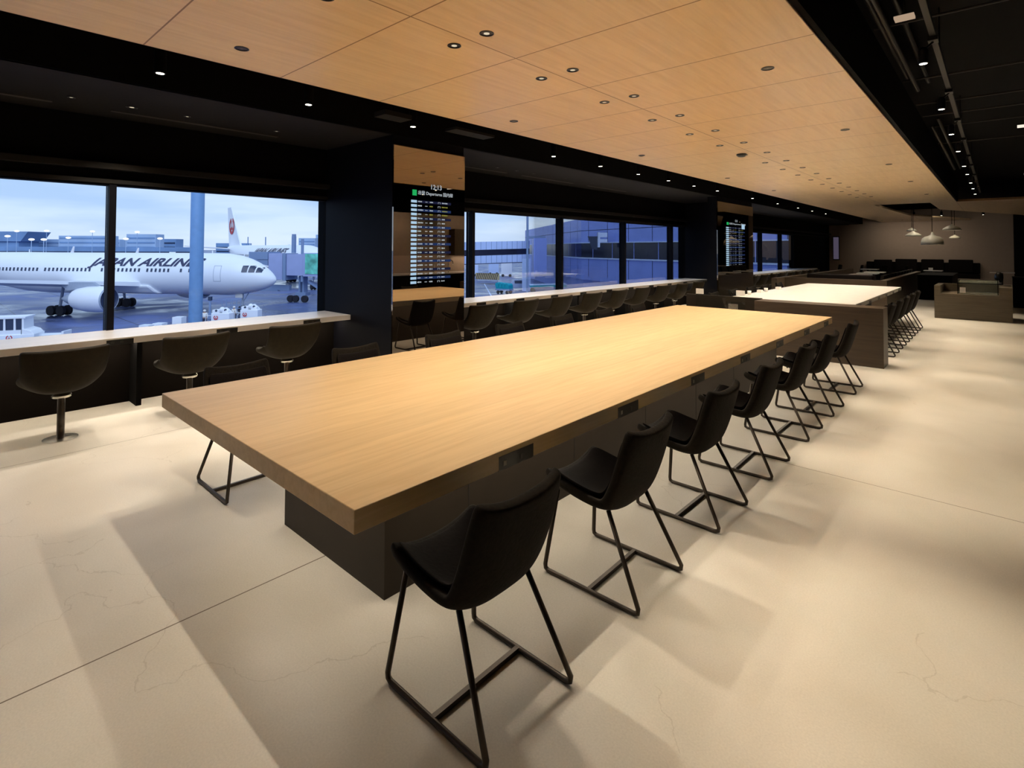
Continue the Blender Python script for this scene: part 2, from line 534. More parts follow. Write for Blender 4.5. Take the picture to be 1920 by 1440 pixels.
def spot(parent, loc, power, size=100, blend=1.0, target=None, color=WARM, rad=0.025):
    l = bpy.data.lights.new('lamp_light', 'SPOT')
    l.energy = power; l.spot_size = math.radians(size); l.spot_blend = blend; l.color = color; l.shadow_soft_size = rad
    o = bpy.data.objects.new('lamp_light', l)
    COL.objects.link(o)
    if parent: o.parent = parent
    o.location = loc
    if target:
        d = Vector(target)
        o.rotation_euler = d.to_track_quat('-Z', 'Y').to_euler()
    return o


def strip(parent, loc, sx, sy, power, color=WARM, rot=(0, 0, 0)):
    l = bpy.data.lights.new('strip_light', 'AREA')
    l.shape = 'RECTANGLE'; l.size = sx; l.size_y = sy; l.energy = power; l.color = color
    o = bpy.data.objects.new('strip_light', l)
    COL.objects.link(o)
    if parent: o.parent = parent
    o.location = loc; o.rotation_euler = rot
    return o


# ================================================================== ROOM SHELL
CZ = 2.95       # wood ceiling
SZ = 2.88       # soffit along the windows
TZ = 3.55       # black void above
struct(B().box(-6.74, 7.0, -5.0, 33.2, -0.25, 0.0).build('floor', M_FLOOR))
struct(B().box(-6.95, 7.2, -5.2, 33.4, TZ, TZ + .2).build('ceiling', M_BLACK))
# floating maple ceiling with its openings (main field, cross band, strip beside the opening)
bm = B()
bm.box(-4.36, -0.86, -5.0, 20.1, CZ, CZ + .06)
bm.prism([(-4.36, 20.1), (-2.86, 20.1), (-2.64, 27.0), (-0.9, 32.6), (-0.9, 33.0), (-4.36, 33.0)], CZ, CZ + .06)
bm.prism([(-1.46, 20.1), (7.0, 20.1), (7.0, 44 - 11.0), (2.2, 33.0), (-1.45, 23.7)], CZ, CZ + .06)
struct(bm.build('ceiling_wood_panel', M_CEIL))
bm = B()
bm.box(-0.862, -0.82, -5.0, 20.1, CZ + .012, TZ)
bm.box(-4.40, -4.358, -5.0, 33.0, CZ + .012, TZ)
struct(bm.build('trim_1', M_BLACK))
# soffit over the window zone
struct(B().box(-6.74, -5.2, -5.0, 33.0, SZ, SZ + .1).build('ceiling_soffit', M_SOFF))
struct(B().box(-5.24, -5.19, -5.0, 33.0, SZ - .0, TZ).build('trim_2', M_BLACK))
# window wall
WX = -6.74
bm = B()
bm.box(-6.95, WX, -5.2, 33.2, 2.2, TZ)
bm.box(-6.95, WX, -5.2, 33.2, -0.25, 0.62)
bm.box(-6.95, WX, 3.68, 4.80, 0.62, 2.2)
bm.box(-6.95, WX, 14.95, 16.04, 0.62, 2.2)
bm.box(-6.95, WX, 26.2, 33.2, 0.62, 2.2)
struct(bm.build('wall_left', M_BLACK))
bm = B()
bm.box(WX, WX + .1, -5.0, 33.0, 2.34, 2.40)      # blind box edge
bm.box(WX, WX + .05, -5.0, 33.0, 2.2, 2.24)
struct(bm.build('trim_3', M_SOFF))
struct(B().box(-6.95, 0.55, 33.0, 33.2, 0, TZ).build('wall_back', M_BEIGE))
struct(B().box(0.55, 7.2, 32.4, 33.2, 0, TZ).build('wall_back_dark', M_BLACK))
struct(B().box(7.0, 7.2, -5.2, 33.2, 0, TZ).build('wall_right', mat('grey_wall', (0.05, .042, .035), .8)))
struct(B().box(-6.95, 7.2, -5.2, -5.0, 0, TZ).build('wall_front', mat('grey_wall2', (0.10, .085, .07), .8)))
struct(B().box(-6.72, -5.8, 32.9, 33.0, 2.86, 2.95).build('trim_4', M_BLACK))
# windows
for wi, (ya, yb, mull) in enumerate([(-5.0, 3.68, [-3.79, -1.24, 1.31]), (4.80, 14.95, [6.41, 8.96, 11.51, 14.06]), (16.04, 26.2, [16.6, 19.15, 21.7, 24.25])]):
    e = thing('window_%d' % (wi + 1), '', 'window', (WX - .06, ya, .62))
    del e['label']; del e['category']
    struct(e)
    fr = B()
    L_ = yb - ya
    fr.box(-.04, .07, 0, L_, 0, .05); fr.box(-.04, .07, 0, L_, 1.56, 1.58)
    for my in mull:
        fr.box(-.06, .10, my - ya - .03, my - ya + .03, 0, 1.58)
    fr.build('window_frame', M_NAVY, e)
    ys = [0] + [q - ya for q in mull] + [L_]
    for a, b in zip(ys, ys[1:]):
        B().box(-.003, .003, a + .0301 * (a > 0), b - .0301 * (b < L_), .05, 1.56).build('pane', M_GLASS, e)

# pillars between the window bays, with smoked mirror faces
struct(B().box(WX, -5.22, 3.68, 4.80, 0, TZ).build('wall_pillar', M_NAVY))
bm = B()
bm.box(WX, -5.45, 14.95, 16.04, 0, TZ)
bm.box(-5.45, -5.22, 13.42, 16.04, 0, TZ)
struct(bm.build('wall_pillar_far', M_NAVY))


def smoked_mirror():
    M = bpy.data.materials.new('smoked_mirror')
    M.use_nodes = True
    n = M.node_tree
    n.nodes.remove(n.nodes['Principled BSDF'])
    g = N(n, 'ShaderNodeBsdfGlossy'); g.inputs['Color'].default_value = (0.36, 0.31, 0.26, 1); g.inputs['Roughness'].default_value = 0.0
    n.links.new(g.outputs[0], n.nodes['Material Output'].inputs[0])
    return M


M_MIRROR = smoked_mirror()
MB_ = mat('board_blue', (0.01, 0.02, 0.06), .4)


def flight_board(y0, y1, ya, yb, label_m, label_b, logo):
    o = B().box(-5.22, -5.195, y0, y1, 0.0, 2.765).build('mirror_panel', M_MIRROR)
    tag(o, label_m, 'mirror')
    t = thing('flight_board', label_b, 'screen', (-5.195, ya, 1.10))
    w = yb - ya
    X = 0.004
    h = 1.16
    e1 = emis('screen_row_blue', (0.018, 0.035, 0.11), 0.8)
    e2 = emis('screen_row_dim', (0.014, 0.016, 0.045), 0.8)
    et = emis('screen_tile', (0.45, 0.66, 0.85), 0.85)
    ex = emis('screen_text', (0.6, 0.68, 0.75), 0.75)
    ey = emis('screen_yellow', (0.42, 0.42, 0.08), 0.6)
    eg = emis('screen_green', (0.02, 0.5, 0.13), 0.8)
    P = lambda x: (lambda u, v: Vector((x, u, v)))
    B().text('12:13', .085, lambda u, v: Vector((X, w * .46 + u, h + .02 + v))).build('clock_digits', ex, t)
    B().poly([(X, w * .03, h - .075), (X, w * .13, h - .075), (X, w * .13, h - .005), (X, w * .03, h - .005)]).build('green_badge', eg, t)
    hd = B().text('出発 Departures 国内線', .055, lambda u, v: Vector((X, w * .16 + u * w / .63, h - .055 + v)))
    hd.build('header', ex, t)
    nrow = 20
    top = h - .13
    rh = top / nrow
    rnd = random.Random(3)
    for r in range(nrow):
        z1 = top - r * rh; z0 = z1 - rh * .60
        if r % 2 == 0 or r < 1:
            B().poly([(X - .001, w * .16, z0), (X - .001, w, z0), (X - .001, w, z1), (X - .001, w * .16, z1)]).build('row_band', e1 if r % 4 else e2, t)
        B().poly([(X, 0, z0), (X, w * .135, z0), (X, w * .135, z1), (X, 0, z1)]).build('airline_tile', et, t)
        tx = B(); ty = B()
        zc = (z0 + z1) / 2

        def word(bb, u0, n, s=.0105, hh=.011):
            u = u0
            for i in range(n):
                ww = s * rnd.uniform(.5, .8)
                h2 = hh * rnd.uniform(.6, 1)
                bb.poly([(X, u, zc - h2 * .6), (X, u + ww, zc - h2 * .6), (X, u + ww, zc + h2), (X, u, zc + h2)])
                u += s * w / .63
        k = w / .63
        word(tx, w * .16, rnd.randint(5, 8))
        word(tx, w * .34, 4, .009, .006)
        yel = r in (1, 3)
        word(ty if yel else tx, w * .45, 5)
        tx.poly([(X, w * .66, zc - .011), (X, w * .667, zc - .011), (X, w * .667, zc + .011), (X, w * .66, zc + .011)])
        tx.poly([(X, w * .71, zc - .011), (X, w * .717, zc - .011), (X, w * .717, zc + .011), (X, w * .71, zc + .011)])
        tx.poly([(X, w * .667, zc + .008), (X, w * .71, zc + .008), (X, w * .71, zc + .011), (X, w * .667, zc + .011)])
        word(ty if r < 4 else tx, w * .76, 9 if r < 4 else 5)
        tx.build('row_text', ex, t)
        if r < 4: ty.build('remark_text', ey if r else ex, t)
    if logo:
        B().poly([(X + .002, w * .82, h - .16), (X + .002, w * .99, h - .16), (X + .002, w * .99, h - .03), (X + .002, w * .82, h - .03)]).build('white_notice', et, t)


flight_board(3.68, 4.80, 3.93, 4.56, 'tall smoked mirror facing the room on the near black pillar',
             'tall departures screen glowing in the near smoked mirror, showing 12:13', False)
flight_board(13.42, 16.04, 13.98, 15.36, 'wide smoked mirror facing the room on the far black pillar',
             'departures screen glowing in the far smoked mirror, with a small white notice', True)

# ================================================================== WINDOW COUNTERS AND STOOLS


def counter(y0, y1, posts, outlets, label):
    t = thing('window_counter', label, 'counter', (-6.09, y0, 0))
    L_ = y1 - y0
    B().box(-.648, 0, 0, L_, .64, .703).build('countertop', M_COUNT, t, bevel=.004)
    B().box(-.647, -.41, 0, L_, 0.0, .6395).build('back_panel', M_PANELB, t)
    for p in posts:
        B().box(-.41, -.16, p - y0, p - y0 + .045, 0.0, .6395).build('support_post', M_BLACK, t)
    for q in outlets:
        o = B().box(-.10, .003, q - .105 - y0, q + .105 - y0, .6375, .688).build('socket_block', M_PLUG, t)
        for a_ in (-.07, 0): B().box(.0035, .006, q + a_ - y0, q + a_ + .025 - y0, .655, .675).build('socket', M_PLUGS, o)
    n = max(1, int(L_ / 2.5))
    for i in range(n):
        strip(t, (-.25, L_ * (i + .5) / n, .632), .05, L_ / n - .1, P_STRIP * L_ / n * 1.6)
    return t


counter(-4.9, 3.678, [-2.3, -.43, 1.44], [-1.6, -.6, .33, 1.27, 2.21, 3.16], 'pale wooden window counter before the aircraft, left of the near pillar')
counter(4.802, 14.94, [5.1, 6.98, 8.86, 10.7, 12.6, 14.4], [6.0, 6.94, 7.9, 8.83, 9.79, 10.7, 11.65, 12.6, 13.5],
        'white-lit window counter between the two black pillars')
counter(16.045, 27.5, [17, 19, 21, 23, 25], [17.1, 18.9, 20.8, 22.7], 'white-lit window counter beyond the far pillar')


def shell_mesh(prof, width, curl, thick, nu=13, pw=2.2, dip=None):
    """scooped seat-and-back shell: prof = [(x, z)] from seat front up to back top, facing -x"""
    bb = B()
    n = len(prof)
    grid = []
    nrm = []
    for i in range(n):
        a = prof[max(0, i - 1)]; b = prof[min(n - 1, i + 1)]
        d = Vector((b[0] - a[0], 0, b[1] - a[1])).normalized()
        nrm.append(Vector((-d.z, 0, d.x)))
    for i, (x, z) in enumerate(prof):
        row = []
        w = width[i]; cl = curl[i]
        for j in range(nu):
            s = -1 + 2 * j / (nu - 1)
            lift = abs(s) ** pw * cl
            row.append(Vector((x, s * w, z + (dip[i] * s * s if dip else 0))) + nrm[i] * lift)
        grid.append(row)
    top = [[bb.bm.verts.new(p + nrm[i] * thick / 2) for p in row] for i, row in enumerate(grid)]
    bot = [[bb.bm.verts.new(p - nrm[i] * thick / 2) for p in row] for i, row in enumerate(grid)]
    f = bb.bm.faces.new
    for i in range(n - 1):
        for j in range(nu - 1):
            f((top[i][j], top[i][j + 1], top[i + 1][j + 1], top[i + 1][j]))
            f((bot[i][j], bot[i + 1][j], bot[i + 1][j + 1], bot[i][j + 1]))
    for i in range(n - 1):
        f((top[i][0], top[i + 1][0], bot[i + 1][0], bot[i][0]))
        f((top[i][-1], bot[i][-1], bot[i + 1][-1], top[i + 1][-1]))
    for j in range(nu - 1):
        f((top[0][j], bot[0][j], bot[0][j + 1], top[0][j + 1]))
        f((top[-1][j], top[-1][j + 1], bot[-1][j + 1], bot[-1][j]))
    return bb


def subsurf(o, lv=2):
    md = o.modifiers.new('s', 'SUBSURF'); md.levels = lv; md.render_levels = lv
    for p in o.data.polygons: p.use_smooth = True
    return o


def make_stool():
    t = thing('counter_stool', 'x', 'stool')
    prof = [(-.27, .455), (-.24, .44), (-.12, .415), (0.0, .395), (.10, .40), (.16, .44), (.20, .52), (.225, .62), (.245, .72), (.25, .75)]
    wid = [.20, .24, .268, .278, .272, .268, .270, .276, .284, .276]
    crl = [.02, .03, .06, .11, .15, .13, .09, .06, .05, .05]
    subsurf(shell_mesh(prof, wid, crl, .05, pw=2.8).build('seat_shell', M_STOOL, t))
    B().lathe([(.058, .333), (.066, .338), (.066, .352), (.05, .37)], seg=28).build('swivel_ring', M_CHROME, t, smooth=False)
    B().lathe([(.026, .012), (.026, .345)], seg=20).build('column', M_FRAME, t, smooth=True)
    B().lathe([(.115, 0.0), (.115, .006), (.04, .014)], seg=32).build('base_plate', M_CHROME, t)
    return t


st_y = [-1.1, -.15, .79, 1.72, 2.65]
st2 = [5.42, 6.36, 7.28, 8.21, 9.13, 10.05, 10.99, 11.92, 12.85]
st3 = [16.9, 17.85, 18.8, 19.75, 20.7, 21.65, 22.6, 23.55, 24.5]
proto = make_stool()
k = 0
lab1 = {.79: 'olive-brown swivel stool whose whole post shows, left end of the near window counter',
        1.72: 'olive-brown swivel stool in the middle of the near window counter',
        2.65: 'olive-brown swivel stool closest to the near black pillar, aircraft side'}
for y in st_y[2:]:
    o = proto if k == 0 else copy_tree(proto)
    o.location = (-5.64, y, 0); o.rotation_euler[2] = [.0, .0, .0][k]
    tag(o, lab1[y], 'stool', 'swivel stools at the near window counter'); k += 1
for i, y in enumerate(st2):
    o = copy_tree(proto); o.location = (-5.64, y, 0); o.rotation_euler[2] = random.uniform(-.06, .06)
    tag(o, 'olive-brown swivel stool at the middle window counter, %s beyond the near pillar' % ordn(i), 'stool', 'swivel stools at the middle window counter')
for i, y in enumerate(st3):
    o = copy_tree(proto); o.location = (-5.64, y, 0); o.rotation_euler[2] = random.uniform(-.06, .06)
    tag(o, 'dark swivel stool at the far window counter, %s beyond the far pillar' % ordn(i), 'stool', 'swivel stools at the far window counter')

# ================================================================== LONG TABLE
TX0, TX1, TY0, TY1, TT = -3.51, -1.51, .932, 7.508, .725
t = thing('communal_table', 'very long thick oak-topped communal table in the foreground', 'table', (-2.51, 4.22, 0))
hw, hl = 1.0, 3.288
# tabletop with notches for the sockets along the aisle edge
outs = [1.70, 2.62, 3.54, 4.46, 5.38, 6.33, 7.2]
tb = B()
tb.box(-hw, hw - .0, -hl, hl, TT - .078, TT)
top = tb.build('tabletop', M_TABLE, t, bevel=.003)
bx = B()
bx.box(-.47, .49, -2.82, 2.84, .0, TT - .0785)
box = bx.build('pedestal_box', M_BOX, t)
for y in (1.907, 2.83, 3.768, 4.693, 5.62):
    yy = y - 4.22
    B().box(.4895, .4915, yy - .003, yy + .003, .01, .64).build('panel_joint', M_BOXG, box)
for i, y in enumerate(outs):
    yy = y - 4.22
    s = B().box(hw - .12, hw + .0015, yy - .108, yy + .108, TT - .0795, TT - .022).build('socket_block', M_PLUG, t)
    B().box(hw + .002, hw + .004, yy - .083, yy - .066, TT - .064, TT - .044).build('socket', M_PLUGW, s); B().box(hw + .002, hw + .004, yy + .02, yy + .034, TT - .064, TT - .044).build('socket', M_PLUGS, s)
for i in range(3):
    strip(t, (.66, -1.9 + 1.9 * i, .64), .05, 1.8, P_STRIP * 2.0)
    strip(t, (-.64, -1.9 + 1.9 * i, .64), .05, 1.8, P_STRIP * 2.0)
strip(t, (0, -2.98, .64), .9, .05, P_STRIP * 1.2)


def make_sled_chair():
    t = thing('sled_chair', 'x', 'chair')
    prof = [(-.272, .425), (-.245, .410), (-.14, .388), (-.03, .373), (.05, .368), (.108, .382), (.14, .44), (.17, .535), (.197, .635), (.222, .718), (.228, .735)]
    wid = [.20, .215, .225, .226, .224, .222, .222, .222, .220, .212, .198]
    crl = [.03, .035, .035, .04, .05, .055, .045, .035, .03, .03, .03]
    subsurf(shell_mesh(prof, wid, crl, .045, pw=3.2, dip=[.028, .028, .02, .01, 0, 0, 0, .0, .006, .016, .016]).build('seat_shell', M_FAB, t))
    p2 = [(-.245, .437), (-.14, .415), (-.03, .400), (.04, .395), (.085, .407), (.114, .455), (.142, .535), (.169, .635), (.190, .70)]
    w2 = [.19, .20, .20, .19, .18, .18, .185, .19, .187]
    c2 = [.035, .035, .04, .05, .055, .045, .035, .03, .03]
    subsurf(shell_mesh(p2, w2, c2, .014, pw=3.2, dip=[.026, .02, .01, 0, 0, 0, .0, .004, .010]).build('seat_pad', M_FABIN, t))
    r = .0105
    for s in (-1, 1):
        y = .212 * s
        yt = .165 * s
        B().tube([(-.205, yt, .385), (-.246, y, .035), (-.244, y, .018), (-.228, y, r), (.228, y, r), (.246, y, .018), (.248, y, .035), (.075, yt, .375)], r * 1.0, seg=8).build('sled_leg', M_FRAME, t, smooth=True)
    B().tube([(0, -.212, r), (0, .212, r)], r * 1.2, seg=4, square=True).build('crossbar', M_FRAME, t)
    B().tube([(-.16, -.15, .388), (-.16, .15, .388)], r * .7, seg=8).build('under_bar', M_FRAME, t)
    B().tube([(.05, -.14, .369), (.05, .14, .369)], r * .7, seg=8).build('under_bar', M_FRAME, t)
    return t


chair0 = make_sled_chair()
cy = [1.365, 2.265, 3.16, 4.06, 5.03, 5.9, 6.92]
for i, y in enumerate(cy):
    o = chair0 if i == 0 else copy_tree(chair0)
    o.location = (-1.39, y, 0); o.rotation_euler[2] = [0.0, .01, -.01, .015, -.01, 0.0, .02][i]
    w = 'nearest the camera' if i == 0 else ('at its far end' if i == 6 else '%s from the camera' % ordn(i))
    tag(o, 'dark sled chair on the aisle side of the oak table, ' + w, 'chair', 'sled chairs on the aisle side of the oak table')
for i, y in enumerate([1.48, 2.40, 3.33, 4.26, 5.18, 6.11, 7.0]):
    o = copy_tree(chair0)
    o.location = (-3.70, y, 0); o.rotation_euler[2] = PI
    w = 'its legs showing past the table corner' if i == 0 else '%s from the camera' % ordn(i)
    tag(o, 'black sled chair, window side of the oak table, ' + w, 'chair', 'sled chairs on the window side of the oak table')

# ================================================================== SERVICE ISLAND AND WHITE TABLE
t = thing('service_island', 'dark brown laminate island with a glass guard at the far end of the oak table', 'counter', (-2.5, 8.62, 0))
bm = B(); bm.box(-.22, 1.387, -.185, .19, 0, .778); bm.build('solid_end', M_LAM, t, bevel=.002)
bm = B(); bm.box(-1.43, -.2205, -.185, .14, 0, .57); bm.build('low_counter', M_LAM, t)
bm = B(); bm.box(-1.43, -.2205, .1405, .19, 0, .79); bm.build('back_panel', M_BOX, t)
bm = B(); bm.box(-1.13, -.36, -.17, -.162, .572, .915); bm.build('guard_glass', M_CGLASS, t)
o = B().box(-3.34, -3.06, 8.49, 8.62, .572, .60).build('serving_tray', M_WHITEP); tag(o, 'white tray lying behind the glass guard of the brown island', 'tray')
o = B().box(-3.625, -3.50, 8.440, 8.443, .83, .915).build('paper_sign', M_WHITEP); tag(o, 'white paper notice at the left top of the island glass', 'sign')
o = B().box(-2.99, -2.86, 8.440, 8.443, .84, .918).build('paper_sign', M_WHITEP); tag(o, 'white paper notice at the right top of the island glass', 'sign')
o = B().box(-3.12, -2.98, 8.47, 8.485, .574, .70).build('menu_card', mat('speckled_card', (.55, .48, .44), .7, var=.4, scale=120)); tag(o, 'speckled square card standing behind the glass guard', 'card')

t = thing('white_table', 'long white-topped table glowing under downlights behind the brown island', 'table', (-2.52, 11.8, 0))
B().box(-.93, .93, -2.75, 2.82, .655, .725).build('tabletop', M_WTAB, t, bevel=.003)
B().box(-.45, .45, -2.3, 2.3, 0, .6545).build('pedestal_box', M_BOX, t)
for y in (-2.0, -1.1, -.2, .7, 1.6, 2.4):
    B().box(.85, .9315, y - .1, y + .1, .654, .70).build('socket_block', M_PLUG, t)
for i, y in enumerate([9.65, 10.5, 11.35, 12.2, 13.05]):
    o = copy_tree(chair0); o.location = (-1.36, y, 0)
    tag(o, 'dark sled chair on the aisle side of the white table, %s beyond the brown island' % ordn(i), 'chair', 'sled chairs on the aisle side of the white table')
for i, y in enumerate([9.9, 10.9, 11.9, 12.9, 13.9]):
    o = copy_tree(chair0); o.location = (-3.72, y, 0); o.rotation_euler[2] = PI
    tag(o, 'dark sled chair on the window side of the white table, %s beyond the brown island' % ordn(i), 'chair', 'sled chairs on the window side of the white table')
for i, (y, kind) in enumerate([(9.75, 0), (10.15, 1), (10.75, 0), (11.1, 1), (11.9, 0)]):
    if kind:
        o = B().lathe([(.03, 0), (.036, .07), (.032, .07), (.028, .006)], seg=16).build('white_cup', M_WHITEP, loc=(-3.36, y, .7255), smooth=True)
        tag(o, 'small white cup on the window edge of the white table, ' + ('nearer one' if i == 1 else 'farther one'), 'cup')
    else:
        o = B().box(-.04, .04, -.06, .06, 0, .05).build('napkin_box', M_WHITEP, loc=(-3.36, y, .7255))
        tag(o, 'small white box on the window edge of the white table, ' + ['nearest', '', 'middle', '', 'farthest'][i], 'box')

# ================================================================== FAR LOUNGE
t = thing('low_partition', 'long brown laminate low wall enclosing the far lounge seating', 'partition', (-3.2, 16.0, 0))
bm = B()
bm.box(-1.15, 1.17, 0, .14, 0, .785)
bm.box(1.03, 1.17, .1405, 8.0, 0, .785)
bm.build('front_and_aisle_wall', M_LAM, t)
B().box(-1.29, -1.151, -.7, 9.5, 0, .785).build('window_side_wall', M_LAM, t)


def armchair(w=.62, d=.62, m1=None):
    t = thing('lounge_armchair', 'x', 'armchair')
    m1 = m1 or M_FABIN
    B().box(-d / 2, d / 2, -w / 2, w / 2, .16, .40).build('seat', m1, t, bevel=.03)
    B().hexa([(.2, -w / 2, .4), (.31, -w / 2, .4), (.31, w / 2, .4), (.2, w / 2, .4), (.28, -w / 2, .86), (.36, -w / 2, .86), (.36, w / 2, .86), (.28, w / 2, .86)]).build('backrest', M_FAB, t, bevel=.02)
    for sx in (-1, 1):
        for sy in (-1, 1):
            B().tube([(sx * (d / 2 - .05), sy * (w / 2 - .05), 0), (sx * (d / 2 - .06), sy * (w / 2 - .06), .17)], .012, seg=8).build('leg', M_FRAME, t)
    return t


a0 = armchair(w=.6)
for i in range(9):
    o = a0 if i == 0 else copy_tree(a0)
    o.location = (-2.62, 17.75 + i * .74, 0)
    tag(o, 'dark lounge armchair with its back to the aisle low wall, %s from the near corner' % ordn(i), 'armchair', 'lounge armchairs along the aisle low wall')
for i in range(4):
    o = copy_tree(a0); o.location = (-5.6 + .78 * i, 28.0 + .35 * i, 0); o.rotation_euler[2] = [.3, .1, -.2, .05][i]
    tag(o, 'dark lounge armchair before the beige back wall, %s from the windows' % ordn(i), 'armchair', 'armchairs in the far window corner')
t = thing('sofa', 'dark fabric sofa behind the front low wall, back to the camera', 'sofa', (-3.1, 16.5, 0))
B().box(-.75, .75, -.1, .6, .1, .42).build('seat', M_FABIN, t, bevel=.03)
B().box(-.75, .75, -.32, -.101, .1, .90).build('backrest', M_FABIN, t, bevel=.03)


def side_table(x, y, label, w=.6, h=.72, m1=None, grp=None):
    t = thing('cafe_table', label, 'table', (x, y, 0), group=grp)
    B().box(-w / 2, w / 2, -w / 2, w / 2, h - .03, h).build('table_top', m1 or M_WTAB, t, bevel=.002)
    B().lathe([(.03, .012), (.03, h - .0305)], seg=12).build('stem', M_FRAME, t)
    B().lathe([(.2, 0), (.2, .012)], seg=20).build('base', M_FRAME, t)
    return t


side_table(-4.1, 27.6, 'white-topped square cafe table in the far window corner before the beige wall')
for i in range(5):
    side_table(-3.35, 17.8 + i * 1.45, 'white-topped cafe table inside the low wall enclosure, %s from its front' % ordn(i), h=.74, grp='cafe tables inside the low wall')
side_table(-1.95, 27.8, 'white-topped cafe table standing in the aisle before the wall bench')
t = thing('card_stand', 'small white card stand on the aisle cafe table', 'sign', (-2.03, 27.75, .7205))
B().box(-.07, .07, -.02, .02, 0, .1).build('card', M_WHITEP, t)
t = thing('wall_bench', 'long black bench seat against the beige back wall', 'bench', (-2.9, 32.55, 0))
B().box(-2.1, 2.3, -.35, .35, 0, .45).build('seat', M_FABIN, t, bevel=.03)
B().box(-2.1, 2.3, .12, .44, .4505, .95).build('backrest', M_FABIN, t, bevel=.03)
for i, (xa, xb) in enumerate([(-4.65, -3.9), (-3.76, -2.90), (-2.74, -1.885), (-1.71, -.83)]):
    w = (xb - xa) / 2
    bb = B().box(-w, w, -.12, .09, 0, .60)
    o = bb.build('bench_cushion', M_FABIN, loc=((xa + xb) / 2, 32.56, .50), bevel=.04)
    tag(o, 'black back cushion on the wall bench, ' + ['leftmost and lower', 'second from the left', 'second from the right', 'rightmost'][i], 'cushion', 'cushions on the wall bench')
    if i == 0: o.location.z = .455
t = thing('black_cabinet', 'tall black service unit between the low wall and the display cabinet', 'cabinet', (-1.45, 22.5, 0))
B().box(-.42, .42, -1.5, 1.5, 0, .74).build('body', M_FABIN, t)
B().box(-.44, .44, -1.52, 1.52, .7405, .77).build('cabinet_top', M_BLACK, t)
# display cabinet on the right
t = thing('display_cabinet', 'grey-brown wooden cabinet with a recessed top, right side of the aisle', 'cabinet', (-.43, 16.2, 0))
M_CAB = wood_mat('grey_wood_cabinet', (0.085, 0.067, 0.044, 1), (0.115, 0.092, 0.062, 1), axis='X', plank=2.0, rough=.5)
bm = B()
bm.box(-.655, .655, -.6, .62, 0, .56)
bm.build('body', M_CAB, t)
bm = B()
bm.box(-.655, -.545, -.6, .62, .5605, .74)
bm.box(.445, .655, -.6, .62, .5605, .74)
bm.box(-.5445, .4445, .55, .62, .5605, .74)
bm.build('raised_rim', M_CAB, t)
t = thing('display_case', 'low glass display case sunk in the top of the grey-brown cabinet', 'display case', (-.34, 16.0, .5605))
bm = B(); bm.box(-.34, .34, -.25, -.244, 0, .32); bm.box(-.34, .34, .244, .25, 0, .32); bm.box(-.34, -.334, -.25, .25, 0, .32); bm.box(.334, .34, -.25, .25, 0, .32); bm.box(-.34, .34, -.25, .25, .32, .326)
bm.build('glass', M_CGLASS, t)
bm = B(); bm.box(-.33, .33, -.24, .24, 0.001, .02); bm.build('base', M_CHROME, t)
bm = B()
for sx in (-1, 1):
    for sy in (-1, 1):
        bm.box(sx * .337 - .006, sx * .337 + .006, sy * .247 - .006, sy * .247 + .006, 0, .33)
bm.build('corner_posts', M_BLACK, t)
B().box(-.30, -.20, -.262, -.256, .03, .15).build('notice', M_WHITEP, t)
for i in range(3):
    o = B().box(-.36, .36, -.09, .09, 0, .02).box(-.36, .36, .07, .09, .02, .05).build('serving_rack', M_CHROME, loc=(-.34, 16.95, .7605))
    if i: o.location = (-.34, 16.72 + i * .45, .7605)
    tag(o, 'chrome serving rack behind the glass case, ' + ['nearest', 'middle', 'farthest'][i], 'rack')
t = thing('back_counter', 'black counter behind the display cabinet carrying chrome racks', 'counter', (-.34, 17.45, 0))
B().box(-.4, .4, -.62, .75, 0, .76).build('body', M_BLACK, t)
o = B().lathe([(.07, 0), (.085, .1), (.08, .18), (.04, .24)], seg=20).build('black_urn', M_PLUG, loc=(.02, 18.0, .761), smooth=True)
tag(o, 'black rounded urn beside the chrome racks', 'urn')
t = thing('side_cabinet', 'low dark cabinet at the right edge of the picture', 'cabinet', (.62, 20.2, 0))
B().box(-.32, .5, -.4, .4, 0, .80).build('body', M_BLACK, t)
B().box(-.33, .51, -.41, .41, .8005, .82).build('cabinet_top', M_SOFF, t)
side_table(.12, 27.5, 'dark cafe table beside the right-hand dark wall', w=.7, m1=M_COUNT)


# pendant lamps
def pendant(x, y, z, r, label, dome=False, p=8):
    t = thing('pendant_lamp', label, 'pendant lamp', (x, y, z), group='white pendant lamps over the lounge')
    h = r * (1.0 if dome else .62)
    if dome:
        pr = [(r, 0), (r * .99, h * .35), (r * .9, h * .68), (r * .66, h * .88), (r * .34, h * .98), (r * .16, h * 1.12), (r * .06, h * 1.4)]
    else:
        pr = [(r, 0), (r * .93, h * .35), (r * .6, h * .75), (r * .25, h), (r * .1, h * 1.25)]
    bb = B().lathe(pr, seg=36, caps=False)
    o = bb.build('shade', mat('cream_enamel', (.72, .68, .56), .3), t, smooth=True)
    md = o.modifiers.new('s', 'SOLIDIFY'); md.thickness = .008
    B().lathe([(.001, .02), (r * .9, .02)], seg=24, caps=False).build('diffuser', emis('pendant_glow', (1, .85, .62), 3.2), t)
    B().tube([(0, 0, h * 1.2), (0, 0, TZ - z)], .008, seg=6).build('cord', M_BLACK, t)


